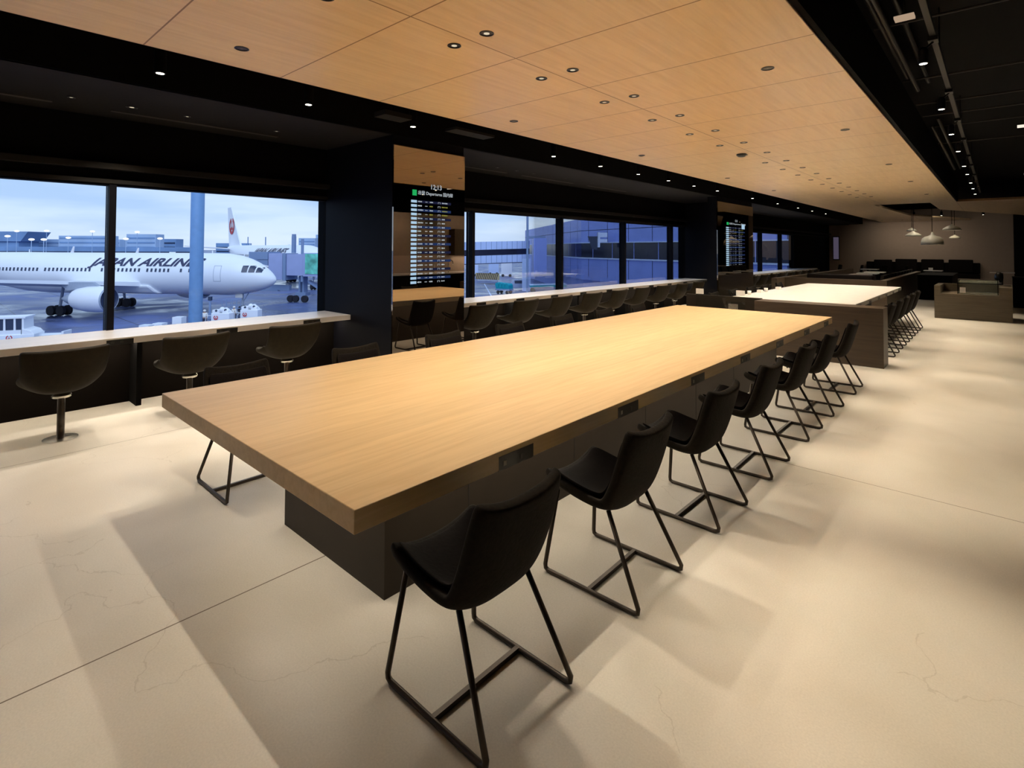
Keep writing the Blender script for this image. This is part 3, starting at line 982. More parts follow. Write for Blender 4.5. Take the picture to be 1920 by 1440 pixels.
pendant(-1.70, 24.0, 1.73, .325, 'largest cream dome pendant lamp, in the middle of the lamp group', True)
pendant(-2.52, 26.5, 2.30, .17, 'small pendant lamp at the upper left of the lamp group')
pendant(-2.35, 25.2, 2.06, .26, 'wide pendant lamp hanging at the lower left of the lamp group')
pendant(-1.22, 25.2, 2.27, .28, 'wide pendant lamp hanging at the upper right of the lamp group')
pendant(-1.16, 25.6, 1.98, .17, 'small pendant lamp hanging lowest at the right of the lamp group')
spot(None, (-1.0, 20.6, 3.05), 55, 30, .6, target=(-.6, 3.4, -1.2))  # added spot without a fitting, brightens the large pendant shade
# fourth screen beside the back wall
t = thing('wall_screen', 'narrow tall glowing screen at the left end of the beige back wall', 'screen', (-6.45, 32.4, 1.0))
B().box(0, .3, 0, .05, 0, 1.25).build('casing', M_BLACK, t)
B().box(.03, .27, -.004, 0, .05, 1.2).build('display', emis('dim_lilac', (.11, .09, .14), .6), t)

# ================================================================== CEILING FITTINGS


def make_downlight(lit=True, r=.047):
    t = thing('recessed_downlight', 'x', 'downlight')
    B().lathe([(r, 0), (r + .001, -.004), (r * .82, -.006), (r * .80, 0)], seg=24, caps=False).build('trim_ring', M_PLUG, t)
    B().lathe([(.0005, -.0012), (r * .8, -.0012)], seg=24, caps=False).build('reflector', mat('dark_reflector', (.08, .06, .04), .3, metal=.8), t)
    B().lathe([(.0005, -.0024), (r * (.42 if lit else .2), -.0024)], seg=16, caps=False).build('lens', M_LAMPD if lit else mat('dull_lens', (.2, .15, .1), .3), t)
    return t


d0 = make_downlight()
first = True
for i in range(17):
    y = 1.49 + .955 * i
    for s, x in ((0, -2.76), (1, -2.445)):
        o = d0 if first else copy_tree(d0)
        first = False
        o.location = (x, y, CZ)
        tag(o, 'recessed downlight in the maple ceiling, %s of the middle seam, %s from the camera' % (['left', 'right'][s], ordn(i)), 'downlight', 'paired downlights along the middle ceiling seam')
        spot(o, (0, 0, -.03), P_PAIR, 112, 1.0, rad=.018)
for i in range(2):      # unseen pairs added behind the camera to brighten floor and ceiling
    for s, x in ((0, -2.76), (1, -2.445)):
        o = copy_tree(d0)
        for ch in [c for c in bpy.data.objects if c.parent == o and c.type == 'LIGHT']:
            bpy.data.objects.remove(ch)
        o.location = (x, -2.33 - .955 * i, CZ)
        spot(o, (0, 0, -.03), P_PAIR * 1.3, 112, 1.0, rad=.018)
        tag(o, 'added recessed downlight in the maple ceiling behind the camera, %s of the seam, %s' % (['left', 'right'][s], ['nearer', 'farther'][i]), 'downlight')
s0 = make_downlight(False)
first = True
for s, (x, ys) in enumerate([(-1.297, [1.49, 4.37, 7.215, 10.62, 13.56, 16.93]), (-3.92, [1.487, 4.35, 7.21, 10.64, 13.6])]):
    for i, y in enumerate(ys):
        o = s0 if first else copy_tree(s0)
        first = False
        o.location = (x, y, CZ)
        tag(o, 'small dark round fitting near the %s edge of the maple ceiling, %s from the camera' % (['aisle', 'window'][s], ordn(i)), 'ceiling fitting', 'dark round fittings in the maple ceiling')
o = B().lathe([(.07, 0), (.07, -.02), (.045, -.04), (.02, -.045)], seg=24).build('smoke_detector', M_PLUG, loc=(-2.77, 8.08, CZ - .0005)); tag(o, 'black domed detector on the maple ceiling beside the middle seam', 'detector')

# black cylinder spots in the slot beside the maple ceiling


def make_cyl():
    t = thing('cylinder_spotlight', 'x', 'spotlight')
    B().lathe([(.042, 0), (.042, .17)], seg=20).build('housing', M_BLACK, t, smooth=False)
    B().lathe([(.0005, -.001), (.028, -.001)], seg=16, caps=False).build('lens', M_LAMP, t)
    B().tube([(0, 0, .171), (0, 0, TZ - 2.90)], .012, seg=8).build('stem', M_BLACK, t)
    return t


c0 = make_cyl()
ys = [-2.4, 1.22, 2.43, 3.65, 6.2, 7.45, 8.7, 9.9, 11.1, 12.4, 14.8, 17.0, 19.2, 21.0, 23.0]  # first one is unseen, added behind the camera to brighten floor and ceiling
for i, y in enumerate(ys):
    o = c0 if i == 0 else copy_tree(c0)
    o.location = (-4.80, y, 2.90)
    tag(o, 'black cylinder spotlight in the dark slot between maple ceiling and windows, %s from the camera' % ordn(i), 'spotlight', 'cylinder spotlights in the dark slot')
    spot(o, (0, 0, -.02), P_CYL, 74, .9)
t = thing('projector_box', 'small dark box hanging in the slot left of the near mirror top', 'ceiling box', (-4.75, 3.35, 2.93))
B().box(-.10, .10, -.17, .17, 0, .05).build('body', M_SOFF, t)
B().tube([(0, 0, .05), (0, 0, TZ - 2.93)], .01, seg=6).build('rod', M_BLACK, t)
t = thing('projector_plate', 'flat dark plate hanging in the slot right above the near mirror', 'ceiling box', (-4.72, 4.45, 2.93))
B().box(-.10, .10, -.32, .32, 0, .03).build('body', M_SOFF, t)
B().tube([(0, 0, .03), (0, 0, TZ - 2.93)], .01, seg=6).build('rod', M_BLACK, t)
# small soffit spots over the counters
q0 = make_downlight(True, .03)
first = True
sp = [(.87, 0), (1.32, 1), (1.79, 0), (2.70, 0), (6.35, 0), (6.82, 0), (7.28, 0), (8.21, 0), (9.13, 0), (10.05, 0), (10.99, 0), (11.9, 0), (12.5, 0), (13.8, 0)]
for i, (y, big) in enumerate(sp):
    o = q0 if first else copy_tree(q0)
    first = False
    o.location = (-6.08, y, SZ)
    if big: o.scale = (1.6, 1.6, 1)
    tag(o, ('larger round' if big else 'tiny bright') + ' downlight in the charcoal soffit over the window counters, %s from the camera' % ordn(i), 'downlight', 'soffit downlights over the window counters')
    spot(o, (0, 0, -.03), P_SOFFIT, 80, .8, color=(1, .88, .74))
for y in (17.3, 19.2, 21.1, 23.0):
    o = copy_tree(q0); o.location = (-6.08, y, SZ)
    tag(o, 'tiny downlight in the soffit beyond the far pillar, %s of four' % ordn([17.3, 19.2, 21.1, 23.0].index(y)), 'downlight', 'soffit downlights beyond the far pillar')
    spot(o, (0, 0, -.03), P_SOFFIT, 80, .8, color=(1, .88, .74))
for i, (ya, yb) in enumerate([(-.6, .78), (1.22, 2.85), (5.2, 6.9), (7.3, 8.9), (9.4, 11.0)]):
    o = B().box(-6.42, -6.36, ya, yb, SZ - .004, SZ - .0005).build('slot_diffuser', mat('grille_brown', (.05, .04, .03), .6))
    tag(o, 'thin linear air grille in the charcoal soffit, %s from the camera' % ordn(i), 'grille', 'linear grilles in the soffit')

# lighting track in the black void over the aisle
t = thing('lighting_track', 'long black lighting track running down the open ceiling over the aisle', 'track', (-.33, 0, 3.12))
B().box(-.018, .018, 1.0, 19.5, 0, .035).build('rail', M_DUCT, t)
for y in (3.0, 5.6, 9.0, 13.0, 17.0):
    B().tube([(0, y, .035), (0, y, TZ - 3.12)], .006, seg=6).build('suspension_rod', M_DUCT, t)


def make_track():
    t = thing('track_spotlight', 'x', 'spotlight')
    B().box(-.03, .03, -.05, .05, 0, .03).build('adapter', M_PLUG, t)
    B().tube([(-.0, 0, 0), (-.06, 0, -.05)], .008, seg=6).build('arm', M_PLUG, t)
    B().lathe([(.03, -.15), (.033, -.14), (.033, -.05), (.02, -.03)], c=(-.06, 0, 0), seg=20, caps=True).build('head', M_PLUG, t)
    B().lathe([(.0005, -.1515), (.024, -.1515)], c=(-.06, 0, 0), seg=16, caps=False).build('lens', M_LAMP, t)
    return t


k0 = make_track()
tys = [.9, 2.75, 5.0, 6.75, 8.3, 9.8, 11.6, 12.9, 14.6, 16.0, 17.6]  # first one is out of view, added to light the foreground floor
for i, y in enumerate(tys):
    o = k0 if i == 0 else copy_tree(k0)
    o.location = (-.33, y, 3.09)
    tag(o, 'black track spotlight on the aisle lighting track, %s from the camera' % ordn(i), 'spotlight', 'track spotlights over the aisle')
    spot(o, (-.06, 0, -.18), P_TRACK, 46, .9, target=(.02, -.12, -1), color=(1, .84, .62), rad=.03)
for i, (x, y, ya, yb) in enumerate([(-.62, 3.3, 2.0, 7.3), (-.68, 3.38, 2.0, 7.0), (-.55, 3.45, 3.0, 7.6), (-.66, 3.3, 9.6, 15.0), (-.58, 3.36, 9.4, 15.4)]):
    o = B().tube([(x, ya, y), (x, yb, y)], .022, seg=10).build('ceiling_pipe', M_DUCT, smooth=True)
    tag(o, 'black pipe running along the open ceiling beside the maple edge, ' + ['near lower', 'near inner', 'near upper', 'far lower', 'far upper'][i], 'pipe', 'pipes beside the maple ceiling edge')
for i, y in enumerate([5.4, 7.3, 8.6, 9.4, 10.3, 12.0]):
    o = B().tube([(-.75, y, 3.42), (3.5, y, 3.42)], .010, seg=6).build('crossing_rod', M_DUCT)
    tag(o, 'thin steel rod crossing the black open ceiling, %s from the camera' % ordn(i), 'rod', 'rods crossing the open ceiling')
t = thing('ceiling_plate', 'pale rectangular plate hanging in the black open ceiling near the camera', 'ceiling plate', (-.44, 4.4, 3.1))
B().box(-.055, .055, -.045, .045, 0, .015).build('plate', emis('warm_plate', (.6, .42, .28), .7), t)
B().tube([(0, 0, .02), (0, 0, TZ - 3.1)], .006, seg=6).build('rod', M_DUCT, t)
for i, (x, y) in enumerate([(.22, 9.8), (.45, 16.0)]):
    o = B().tube([(x, y, 3.2), (x + .7, y, 3.2)], .02, seg=10).build('fluorescent_tube', emis('tube_glow', (1, .9, .75), 1.0))
    tag(o, ['short glowing tube lamp in the black open ceiling, nearer one', 'short glowing tube lamp in the black open ceiling, farther one'][i], 'tube lamp')
for i in range(8):
    o = copy_tree(d0)
    for ch in [c for c in bpy.data.objects if c.parent == o and c.type == 'LIGHT']:
        bpy.data.objects.remove(ch)
    x, y = [(-2.4, 21.2), (-2.3, 22.2), (-2.25, 23.2), (-2.1, 24.4), (-2.2, 21.8), (-2.0, 25.3), (-1.9, 22.8), (-2.2, 26)][i]
    o.location = (x, y, TZ - .01)
    spot(o, (0, 0, -.03), 40, 90, .9)
    tag(o, 'small lamp deep inside the black ceiling opening above the lounge, %s' % ordn(i), 'downlight', 'lamps inside the ceiling opening')

for i, x in enumerate([-4.1, -3.3, -2.2]):  # added wall washers, no such fittings seen, brighten the back wall
    o = copy_tree(d0)
    for ch in [c for c in bpy.data.objects if c.parent == o and c.type == 'LIGHT']:
        bpy.data.objects.remove(ch)
    o.location = (x, 31.0, CZ)
    spot(o, (0, 0, -.03), 26, 110, 1.0, target=(0, .8, -.6))
    tag(o, 'added recessed wall washer brightening the beige back wall, %s from the windows' % ordn(i), 'downlight', 'added wall washers by the beige wall')
for i, x in enumerate([-2.6, -1.7, -.4]):  # added spots with no seen source, lift the back wall
    o = copy_tree(c0)
    for ch in [c for c in bpy.data.objects if c.parent == o and c.type == 'LIGHT']:
        bpy.data.objects.remove(ch)
    o.location = (x, 28.2 + .3 * i, 2.98)
    spot(o, (0, 0, -.02), 30, 100, 1.0, target=(0, .8, -.35))
    tag(o, 'added black cylinder spot over the lounge aimed at the back wall, %s from the left' % ordn(i), 'spotlight', 'added lounge wall spots')
for i, y in enumerate([6.5, 8.5, 10.5]):  # added spots, no such lamps seen, brighten the kitchen in the mirror
    o = copy_tree(c0)
    for ch in [c for c in bpy.data.objects if c.parent == o and c.type == 'LIGHT']:
        bpy.data.objects.remove(ch)
    o.location = (.35, y, 2.90)
    spot(o, (0, 0, -.02), 60, 100, 1.0, target=(.6, 0, -1))
    tag(o, 'added black cylinder spot brightening the kitchen counter, %s from the camera' % ordn(i), 'spotlight', 'added kitchen spots')

# kitchen counter on the right-hand side of the room, seen in the smoked mirrors
t = thing('kitchen_counter', 'dark kitchen counter with a thin pale worktop, seen in the near mirror', 'counter', (.95, 9.6, 0))
B().box(-.3, .35, -3.2, 3.4, 0, .86).build('base_units', M_BLACK, t)
B().box(-.34, .35, -3.25, 3.45, .8605, .885).build('worktop', M_COUNT, t)
B().box(.3505, .40, -3.2, 3.4, .0, 1.35).build('splashback', M_BEIGE, t)
B().box(.1, .35, .6, 3.4, 1.3505, 2.1).build('wall_units', M_LAM, t)
B().box(.3505, .40, -4.2, 4.4, 1.3505, 2.5).build('wall_panel', mat('kitchen_brown_wall', (.22, .165, .12), .6), t)
strip(t, (.2, 2.0, 1.34), .1, 2.6, 12)
t2 = B().box(-.3, .3, -.5, .5, 0, 1.9).build('tall_cabinet', M_LAM, loc=(.95, 5.85, 0)); tag(t2, 'tall brown cabinet beside the kitchen counter, seen in the near mirror', 'cabinet')
for i, y in enumerate((9.25, 9.75)):
    pts = [(0, 0, 0)] + [(-.09 + .09 * math.cos(a), 0, .25 + .09 * math.sin(a)) for a in [j * PI / 8 for j in range(9)]] + [(-.18, 0, .2)]
    o = B().tube(pts, .012, seg=8).build('gooseneck_tap', M_CHROME, loc=(.8, y, .8855), smooth=True)
    tag(o, 'chrome gooseneck tap seen reflected in the near mirror, ' + ['left one', 'right one'][i], 'tap')

# ================================================================== OUTSIDE
struct(B().poly([(-7.5, -900, GZ), (-7.5, 900, GZ), (-1800, 900, GZ), (-1800, -900, GZ)]).build('ground', M_APRON))
FW = Vector((-0.67149, 0.74101, 0)).normalized()   # horizontal viewing direction
RT = Vector((0.74106, 0.67143, 0)).normalized()


def E(px, D, z=0.0):
    """a point seen over picture column px at depth D along the viewing direction"""
    X = (px - 960) / 1004 * D
    v = RT * X + FW * D
    return Vector((v.x, v.y, z))


def dirang(v):
    return math.atan2(v.y, v.x)


def frameof(o, origin, xdir):
    o.location = origin; o.rotation_euler = (0, 0, dirang(xdir))


# --- airliner, built nose at origin pointing +x, z above apron
def crane_logo(bb_red, fn, R):
    """round red crane emblem: two raised wings closing a circle, neck and head in the middle"""
    n = 40
    for s in (-1, 1):
        outer = [(s * R * math.sin(a), -R * math.cos(a)) for a in [i * (PI * .90) / n for i in range(n + 1)]]
        inner = [(s * R * .70 * math.sin(a), -R * .62 * math.cos(a) - R * .02) for a in [i * (PI * .84) / n for i in range(n + 1)]]
        for i in range(n):
            bb_red.poly([fn(*outer[i]), fn(*outer[i + 1]), fn(*inner[i + 1]), fn(*inner[i])])
    bb_red.poly([fn(-.10 * R, -.2 * R), fn(.10 * R, -.2 * R), fn(.06 * R, .45 * R), fn(.02 * R, .62 * R), fn(-.16 * R, .52 * R), fn(-.05 * R, .42 * R)])
    bb_red.poly([fn(-.6 * R, -.35 * R), fn(-.35 * R, -.62 * R), fn(0, -.25 * R), fn(.35 * R, -.62 * R), fn(.6 * R, -.35 * R), fn(0, -.05 * R)])


def airliner(name, label, origin, tail_dir, k=1.0, kx=.86, text='JAPAN AIRLINES', tx=-9.0, ts=1.5, TL=16.8):
    T = thing(name, label, 'aeroplane')
    frameof(T, origin, -tail_dir)
    T.scale = (k * kx, k, k)
    zc0, R = 4.72, 2.52
    st = [(0, .04, 4.05), (-.25, .42, 4.07), (-.8, .85, 4.13), (-1.6, 1.28, 4.26), (-2.6, 1.68, 4.40), (-3.8, 2.02, 4.52), (-5.2, 2.30, 4.62), (-7.0, 2.47, 4.69), (-9, R, zc0), (-20, R, zc0), (-34, R, zc0), (-38, 2.42, 4.85), (-42, 2.1, 5.15), (-46, 1.6, 5.65), (-50, 1.0, 6.2), (-53.5, .4, 6.6), (-54.5, .1, 6.7)]
    bb = B(); seg = 40
    rings = [[bb.bm.verts.new((x, r * math.cos(2 * PI * i / seg), z + r * math.sin(2 * PI * i / seg) * (1.0 if x < -8 else 1.02))) for i in range(seg)] for x, r, z in st]
    for a, b in zip(rings, rings[1:]):
        for i in range(seg): bb.bm.faces.new((a[i], a[(i + 1) % seg], b[(i + 1) % seg], b[i]))
    bb.bm.faces.new(rings[0]); bb.bm.faces.new(rings[-1][::-1])
    fus = bb.build('fuselage', M_PLANE, T, smooth=True)

    def rad(x):
        for (xa, ra, za), (xb, rb, zb) in zip(st, st[1:]):
            if xb <= x <= xa:
                f = (xa - x) / (xa - xb)
                return ra + (rb - ra) * f, za + (zb - za) * f
        return R, zc0

    def skin(x, z, off=.03):
        r, zc = rad(x)
        dz = max(-.98 * r, min(.98 * r, z - zc))
        return Vector((x, -math.sqrt(r * r - dz * dz) - off, z))
    wz = 5.22
    bb = B()
    xx = -9.0
    skip = [(-18.2, -17.2), (-13.4, -12.6), (-11.6, -11.0), (-25.5, -24.4), (-33.5, -32.6)]
    while xx > -42.5:
        if not any(a < xx < b for a, b in skip):
            bb.poly([skin(xx - .14, wz - .2), skin(xx + .14, wz - .2), skin(xx + .14, wz + .2), skin(xx - .14, wz + .2)])
        xx -= .62
    bb.build('cabin_windows', M_PDARK, T, recalc=False)
    bb = B()
    for x in (-6.9, -43.2):
        for (a, b, c, d) in ((x - .5, x + .5, 3.95, 3.99), (x - .5, x - .46, 3.95, 5.8), (x + .46, x + .5, 3.95, 5.8), (x - .5, x + .5, 5.76, 5.8)):
            n = 6
            for i in range(n):
                z0 = c + (d - c) * i / n; z1 = c + (d - c) * (i + 1) / n
                bb.poly([skin(a, z0), skin(b, z0), skin(b, z1), skin(a, z1)])
    bb.build('door_outline', M_PGREY, T, recalc=False)
    # cockpit glazing
    bb = B()
    for a, b, c, d in ((-2.1, -1.45, 4.98, 5.55), (-2.95, -2.25, 5.0, 5.78), (-3.75, -3.1, 5.02, 5.80)):
        n = 5
        for i in range(n):
            for j in range(n):
                q = []
                for (ii, jj) in ((i, j), (i + 1, j), (i + 1, j + 1), (i, j + 1)):
                    x = a + (b - a) * ii / n
                    q.append(skin(x, c + (d - c) * jj / n, .05))
                bb.poly(q)
    bb.build('cockpit_windows', M_PDARK, T, recalc=False)
    # lettering wrapped on the fuselage
    bb = B()
    bb.text(text, ts, lambda u, v: skin(tx - TL + u, 5.72 + v * .85, .04), shear=.35, offset=.045, cut=.12, fit=TL)
    bb.build('lettering', M_INK, T, recalc=False)
    # fin
    fx = B()
    prof = [(-44.2, 6.9), (-52.3, 15.9), (-55.0, 15.9), (-53.0, 6.9)]
    fx.hexa([(prof[0][0], -.18, prof[0][1]), (prof[0][0], .18, prof[0][1]), (prof[3][0], .18, prof[3][1]), (prof[3][0], -.18, prof[3][1]),
             (prof[1][0], -.08, prof[1][1]), (prof[1][0], .08, prof[1][1]), (prof[2][0], .08, prof[2][1]), (prof[2][0], -.08, prof[2][1])])
    fin = fx.build('tail_fin', M_PLANE, T)
    lg = B()
    crane_logo(lg, lambda u, v: Vector((-51.0 - .0 * v + u * 1.0, -.24, 11.6 + v)), 1.9)
    lg.build('tail_emblem', M_RED, fin, recalc=False)
    for s in (-1, 1):
        B().hexa([(-47.5, s * .5, 6.3), (-52.8, s * .5, 6.3), (-53.6, s * 9.0, 7.0), (-51.6, s * 9.0, 7.0), (-47.5, s * .5, 6.6), (-52.8, s * .5, 6.5), (-53.6, s * 9.0, 7.1), (-51.6, s * 9.0, 7.12)]).build('tailplane', M_PLANE, T)
        # wing
        B().hexa([(-18.0, s * 1.9, 3.25), (-28.5, s * 1.9, 3.05), (-35.5, s * 23.6, 5.25), (-33.2, s * 23.6, 5.3),
                  (-18.0, s * 1.9, 3.75), (-28.5, s * 1.9, 3.25), (-35.5, s * 23.6, 5.32), (-33.2, s * 23.6, 5.45)]).build('wing', M_PLANE, T)
        nc = (-16.8, s * 7.9, 2.28)
        ng = B().lathe([(1.18, -.02), (1.36, -.35), (1.42, -1.3), (1.38, -2.8), (1.15, -4.2), (1.0, -4.6)], nc, 32, 'X', caps=False).build('engine_nacelle', M_PLANE, T, smooth=True)
        B().lathe([(1.19, .0), (1.10, -.3), (1.05, -1.0), (.02, -1.05)], nc, 32, 'X', caps=False).build('engine_intake', mat('intake_dark', (.05, .07, .14), .4), ng)
        B().lathe([(1.28, -.22), (1.19, 0.02), (1.16, -.02)], nc, 32, 'X', caps=False).build('intake_lip', M_PGREY, ng)
        B().lathe([(.75, -4.3), (.6, -5.4), (.42, -5.9), (.1, -6.6)], nc, 24, 'X').build('exhaust_cone', M_PGREY, ng, smooth=True)
        B().hexa([(-18.0, s * 7.9 - .18, 3.55), (-18.0, s * 7.9 + .18, 3.55), (-22.5, s * 7.9 + .18, 3.2), (-22.5, s * 7.9 - .18, 3.2),
                  (-19.0, s * 7.9 - .18, 4.1), (-19.0, s * 7.9 + .18, 4.1), (-24, s * 7.9 + .18, 4.1), (-24, s * 7.9 - .18, 4.1)]).build('pylon', M_PGREY, T)
        # main gear
        g = B()
        g.tube([(-27.6, s * 4.65, .6), (-27.6, s * 4.2, 3.4)], .17, seg=10).tube([(-28.35, s * 4.65, .58), (-26.85, s * 4.65, .58)], .12, seg=8)
        gear = g.build('main_gear', M_PGREY, T)
        for dx in (-.72, .72):
            for dy in (-.42, .42):
                B().lathe([(.3, -.2), (.56, -.19), (.58, 0), (.56, .19), (.3, .2)], (-27.6 + dx, s * 4.65 + dy, .585), 24, 'Y').build('wheel', M_TYRE, gear, smooth=False)
    B().hexa([(-16, -1.7, 2.35), (-16, 1.7, 2.35), (-31, 1.7, 2.35), (-31, -1.7, 2.35), (-17, -2.5, 3.4), (-17, 2.5, 3.4), (-30, 2.5, 3.4), (-30, -2.5, 3.4)]).build('belly_fairing', M_PLANE, T, bevel=.3)
    g = B().tube([(-4.9, 0, .45), (-4.9, 0, 2.6)], .11, seg=10).tube([(-4.9, 0, 1.3), (-4.0, 0, 2.5)], .06, seg=8)
    gear = g.build('nose_gear', M_PGREY, T)
    for dy in (-.25, .25):
        B().lathe([(.25, -.13), (.45, -.12), (.46, 0), (.45, .12), (.25, .13)], (-4.9, dy, .465), 24, 'Y').build('wheel', M_TYRE, gear)
    B().box(-5.65, -4.6, -.5, -.42, 1.9, 2.35).build('number_plate', M_WHITEP, gear)
    B().box(-16.1, -15.2, -.05, .05, 7.2, 7.35).box(-9.6, -9.5, -.03, .03, 7.2, 7.55).box(-38.3, -38.2, -.03, .03, 7.2, 7.6).build('antenna', M_PLANE, T)
    return T


d1 = RT * -.995 + FW * .10; d1.normalize()
airliner('airliner', 'large white airliner parked side-on outside the near window, nose to the right', E(519, 64.5, GZ), d1, 1.0)
d2 = (E(395, 158, 0) - E(612, 97, 0)); d2.z = 0; d2.normalize()
airliner('airliner', 'white airliner with a round red tail emblem parked behind the near one', E(612, 97, GZ), d2, 1.17, 1.0, tx=-11, ts=1.6, TL=17)


# --- boarding bridge at the right of the near window
t = thing('boarding_bridge', 'grey boarding bridge with a green advert beside the aircraft nose', 'boarding bridge', (0, 0, 0))
fwv = (E(612, 70, 0) - E(520, 82, 0)); fwv.z = 0
D0 = 80
frameof(t, E(512, D0, GZ), E(620, D0 - 2, 0) - E(512, D0, 0))
B().box(0.3, 2.6, -1.4, 1.4, 3.3, 7.1).build('cab', M_BRIDGE, t)
B().box(-1.6, .25, -1.5, 1.5, 6.2, 7.3).hexa([(-3.0, -1.4, 5.9), (-3.0, 1.4, 5.9), (.2, 1.4, 5.3), (.2, -1.4, 5.3), (-3.0, -1.4, 7.3), (-3.0, 1.4, 7.3), (.2, 1.4, 7.2), (.2, -1.4, 7.2)]).build('canopy', M_STEELB, t)
B().box(2.7, 3.2, -1.5, 1.5, 3.2, 7.1).build('cab_joint', M_STEELB, t)
B().box(3.25, 6.0, -1.35, 1.35, 3.9, 7.0).build('inner_tunnel', M_BRIDGE, t)
B().box(6.05, 26, -1.5, 1.5, 3.8, 7.15).build('outer_tunnel', M_BRIDGE, t)
B().box(6.4, 24, -1.56, -1.505, 4.15, 7.05).build('advert', M_GREENAD, t)
wc = B().box(4.2, 5.9, -.6, .6, .9, 1.4).box(4.7, 4.95, -.5, .5, 1.4, 3.8).box(5.3, 5.55, -.5, .5, 1.4, 3.9).build('drive_column', M_STEELB, t)
for x in (3.7, 4.5, 6.0):
    B().lathe([(.3, -.2), (.5, -.2), (.5, .2), (.3, .2)], (x, -.9, .5), 20, 'Y').build('wheel', M_TYRE, wc)
B().box(4.0, 4.5, -1.3, -.9, 7.15, 9.6).box(4.02, 4.48, -1.28, -.92, 9.6, 9.9).tube([(5.65, -1.1, 3.0), (5.65, -1.1, 9.2)], .2, seg=10).build('light_post', M_STEELB, t)
B().extr([(6.5, -1.0, 3.2), (11.5, -1.0, .3), (11.5, -1.0, .0), (6.5, -1.0, 2.9)], (0, .9, 0)).build('service_stair', M_STEELB, t)
B().box(-1.5, 3.0, -.3, .3, 1.6, 2.4).box(-2, 1.2, -.4, .2, 1.5, 1.7).build('undercarriage', M_STEELB, t)

# --- outside facade column and mast
o = B().tube([E(368, 14.5, GZ), E(370.5, 14.5, 8)], .165, seg=20).build('facade_column', mat('column_blue', (.15, .30, .56), .5), smooth=True)
tag(o, 'blue-grey steel column standing outside the near window before the aircraft', 'column')
o = B().tube([E(989, 75, GZ), E(989, 75, 9.0)], .16, seg=8).build('light_mast', M_STEELB)
tag(o, 'thin steel mast rising beside the terminal wing outside the middle window', 'mast')


# --- ground vehicles and people
def wheel(bb, x, y, r=.35, w=.22):
    bb.lathe([(r * .5, -w / 2), (r, -w / 2), (r, w / 2), (r * .5, w / 2)], (x, y, r), 18, 'Y')


def emblem(bb, x0, y, z0, R):
    crane_logo(bb, lambda u, v: Vector((x0 + u, y, z0 + v)), R)


t = thing('apron_tug', 'white apron tractor with a cab and orange beacon at the left picture edge', 'vehicle')
frameof(t, E(20, 42, GZ), E(60, 42.5, 0) - E(20, 42, 0))
B().prism([(-2.6, -.95), (1.95, -.95), (1.95, .95), (-2.6, .95)], .45, 1.15).hexa([(1.15, -.9, 1.15), (1.15, .9, 1.15), (1.9, .9, 1.15), (1.9, -.9, 1.15), (1.15, -.9, 1.6), (1.15, .9, 1.6), (1.7, .9, 1.4), (1.7, -.9, 1.4)]).build('body', M_PLANE, t, bevel=.03)
cab = B()
cab.box(-2.4, 1.35, -.9, .9, 2.38, 2.5)
for x in (-2.35, -1.3, -.42, .10, .72, 1.22):
    cab.hexa([(x - .07, -.88, 1.15), (x - .07, .88, 1.15), (x + .07, .88, 1.15), (x + .07, -.88, 1.15), (x - .1, -.84, 2.38), (x - .1, .84, 2.38), (x + .02, .84, 2.38), (x + .02, -.84, 2.38)])
cab.box(-2.3, 1.1, -.88, -.84, 1.15, 1.5)
cab.build('cab_frame', M_PLANE, t)
B().box(-2.2, 1.15, -.8, .8, 1.5, 2.37).build('cab_glass', M_PDARK, t)
bb = B(); wheel(bb, -1.6, -.9); wheel(bb, 1.4, -.9); wheel(bb, -1.6, .9); wheel(bb, 1.4, .9); bb.build('wheels', M_TYRE, t)
B().lathe([(.1, 2.5), (.1, 2.7), (.05, 2.75)], (-1.2, 0, 0), 12).build('beacon', M_SAFE, t)
bb = B(); emblem(bb, .42, -.962, .92, .2); bb.build('door_emblem', M_RED, t, recalc=False)
t2 = thing('baggage_dolly', 'low white dolly just ahead of the apron tractor', 'trailer')
frameof(t2, E(104, 43.5, GZ), E(115, 43.6, 0) - E(104, 43.5, 0))
bb = B(); bb.box(-.9, 1.0, -.6, .6, .75, .9); bb.box(.85, 1.0, -.6, .6, .9, 1.15); bb.build('deck', M_PLANE, t2)
bb = B(); wheel(bb, -.5, -.5, .3); wheel(bb, .6, -.5, .3); wheel(bb, -.5, .5, .3); wheel(bb, .6, .5, .3); bb.build('wheels', M_TYRE, t2)


def gse(px, D, label, h):
    t = thing('ground_power_cart', label, 'ground equipment')
    frameof(t, E(px, D, GZ), RT)
    bb = B()
    bb.box(-.95, .85, -.5, .5, .4, h * .72)
    bb.hexa([(.1, -.45, h * .72), (.1, .45, h * .72), (.85, .45, h * .6), (.85, -.45, h * .6), (.15, -.4, h * .98), (.15, .4, h * .98), (.62, .4, h * .8), (.62, -.4, h * .8)])
    bb.box(-.9, -.2, -.4, .4, h * .72, h * .88)
    bb.build('housing', M_PLANE, t, bevel=.05)
    B().ball((-.05, -.1, h * .88), .26).ball((.45, -.1, h * .80), .22).build('hose_reel', M_PLANE, t)
    B().ball((.35, -.3, h * .86), .14).ball((-.5, -.38, h * .84), .12).build('reel_hub', M_PDARK, t)
    B().tube([(-1.5, -.45, .4), (-1.5, -.45, h * .6), (-.95, -.45, h * .6)], .03, seg=6).tube([(-1.5, -.45, .5), (1.0, -.45, .5)], .03, seg=6).build('handrail', M_PLANE, t)
    bb = B(); wheel(bb, -.6, -.4, .25, .15); wheel(bb, .6, -.4, .25, .15); wheel(bb, -.6, .4, .25, .15); wheel(bb, .6, .4, .25, .15); bb.build('wheels', M_TYRE, t)
    bb = B(); emblem(bb, -.45, -.56, h * .5, .22); bb.build('side_emblem', M_RED, t, recalc=False)
    return t


